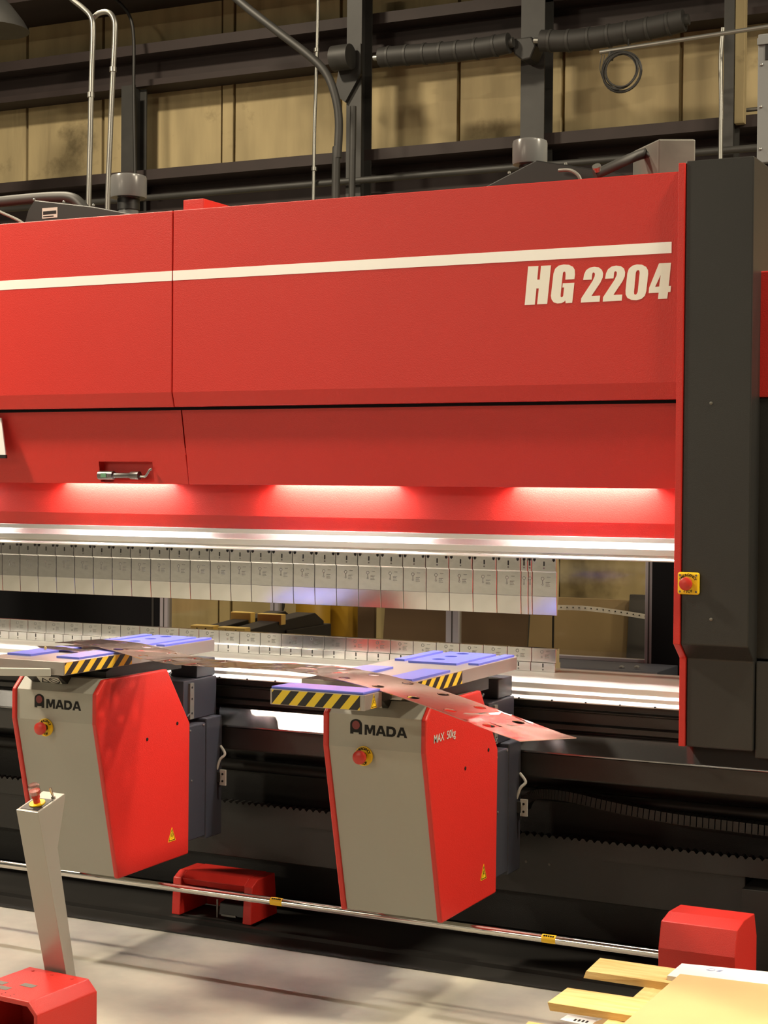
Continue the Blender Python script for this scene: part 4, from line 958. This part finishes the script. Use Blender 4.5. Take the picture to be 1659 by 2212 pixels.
cc = thing('cable_coil', 'coil of thin dark cable hanging from the slanting rod', 'cable coil', tuple(A(1345, 155, 9.3)))
c0 = A(1346, 156, 9.28)
random.seed(3)
for i in range(6):
    rr = 0.118-0.006*i*0.7; ox = random.uniform(-0.012, 0.012); oz = random.uniform(-0.012, 0.012)
    MB().tube([(c0.x+ox+rr*1.0*math.cos(t*math.pi/16), 9.28-0.012*i, c0.z+oz+rr*math.sin(t*math.pi/16)) for t in range(33)], 0.005, 6).build('cable_loop', RUB, cc, smooth=True)
for i in range(2):
    MB().tube(smooth_path([A(1300+i*6, 118, 9.3), A(1296+i*7, 150, 9.3), A(1308+i*6, 178, 9.3), A(1335+i*4, 197, 9.3)]), 0.0025, 6).build('cable_loop', RUB, cc, smooth=True)
MB().tube([A(1357, 104, 9.3), A(1358, 85, 9.5)], 0.004, 6).build('cable_tie', RUB, cc)
MB().cyl(A(1322, 112, 9.3), A(1318, 130, 9.3), 0.018, 10).build('cable_plug', BLK, cc)
# electrical box at the right edge
YB = 7.6
a, b = A(1636, 200, YB).x, A(1636, 200, YB).x+0.55
z0, z1 = A(1640, 352, YB).z, A(1640, 74, YB).z
eb = thing('electrical_box', 'light grey electrical box at the upper right edge', 'electrical box', ((a+b)/2, YB, z0))
EBX = mat('grey_box_enamel', (0.19, 0.20, 0.205), 0.45)
MB().box(a, b, YB, YB+0.3, z0, z1).build('box_body', EBX, eb, bevel=0.004)
MB().box(a+0.035, b-0.03, YB-0.004, YB, A(1650, 130, YB).z, A(1650, 88, YB).z).build('display_window', BLK, eb)
MB().box(a-0.001, b, YB-0.012, YB+0.001, z1-0.05, z1-0.02).build('top_flange', EBX, eb)
for p in ((1646, 140), (1644, 231), (1643, 322)): MB().lathe([(0.007, 0), (0.006, 0.005), (0.002, 0.007)], A(*p, YB), (0, -1, 0), 10).build('screw', GALV, eb)
MB().box(a+0.2, a+0.3, YB+0.3, 10.48, z0+0.2, z0+0.25).build('wall_bracket', DARK, eb)
MB().cyl((A(1652, 352, YB).x, YB+0.05, z0), (A(1652, 352, YB).x, YB+0.05, 0.0), 0.02, 10).build('box_stand', DARK, eb)
# high bay lamp at the upper left
q = A(12, 40, 9.0)
hb = thing('high_bay_lamp', 'grey bell-shaped high bay lamp at the upper left corner', 'lamp', (q.x, 9.0, q.z-0.1))
MB().lathe([(0.24, -0.07), (0.235, -0.06), (0.20, 0.0), (0.12, 0.10), (0.07, 0.15), (0.002, 0.15)], (q.x-0.1, 9.0, q.z), (0, 0, 1), 32).build('lamp_shade', COLM, hb, smooth=True)
MB().cyl((q.x-0.1, 9.0, q.z+0.15), (q.x-0.1, 9.0, q.z+0.38), 0.07, 20).build('ballast_housing', COLM, hb, smooth=True)
MB().cyl((q.x-0.1, 9.0, q.z+0.38), (q.x-0.1, 9.0, 7.2), 0.008, 8).build('suspension_rod', DARK, hb)

# ================================================================== small loose things on the machine
yt_ = 5.065
p0, p1 = A(212, 1027, yt_), A(328, 1027, yt_)
tl = thing('hand_tool', 'dark steel handle tool resting in the red tool pocket', 'tool', (p0.x, yt_, p0.z))
zc_ = A(270, 1027, yt_).z; L = p1.x-p0.x
TOOL = mat('worn_tool_steel', (0.16, 0.15, 0.15), 0.35, 0.8)
MB().lathe([(0.010, 0.0), (0.0165, 0.003), (0.0165, L*0.28), (0.0145, L*0.29), (0.010, L*0.30), (0.010, L*0.58), (0.0145, L*0.61), (0.0155, L*0.76), (0.010, L*0.77)], (p0.x+0.003, yt_, zc_), (1, 0, 0), 24).build('tool_body', TOOL, tl, smooth=True)
MB().tube(smooth_path([(p0.x+L*0.72, yt_, zc_-0.002), (p0.x+L*0.88, yt_-0.006, zc_-0.004), (p0.x+L*0.93, yt_-0.006, zc_+0.005), (p0.x+L*0.97, yt_-0.004, zc_+0.02), (p0.x+L*1.0, yt_, zc_+0.024)], 5), 0.0042, 8).build('crank_lever', GALV, tl, smooth=True)
MB().box(p0.x+L*0.1, p0.x+L*0.2, yt_-0.018, yt_-0.014, zc_-0.008, zc_+0.008).build('green_mark', mat('green_tape', (0.12, 0.30, 0.17), 0.6), tl)
z0 = A(5, 990, 5.02).z; z1 = A(2, 903, 5.02).z; xr0 = A(12, 988, 5.01).x; xr1 = A(2, 903, 5.01).x
pc_ = thing('hanging_placard', 'white placard with dark lower edge at the left border of the ram', 'placard', (xr0-0.15, 5.01, z0))
MB().hexa([(xr0-0.3, 5.01, z0+0.012), (xr0, 5.01, z0+0.012), (xr0, 5.016, z0+0.012), (xr0-0.3, 5.016, z0+0.012)], [(xr0-0.3, 5.01, z1), (xr1, 5.01, z1), (xr1, 5.016, z1), (xr0-0.3, 5.016, z1)]).build('placard_sheet', PAPER, pc_)
MB().box(xr0-0.3, xr0+0.002, 5.008, 5.018, z0, z0+0.0125).build('placard_edge', BLK, pc_)
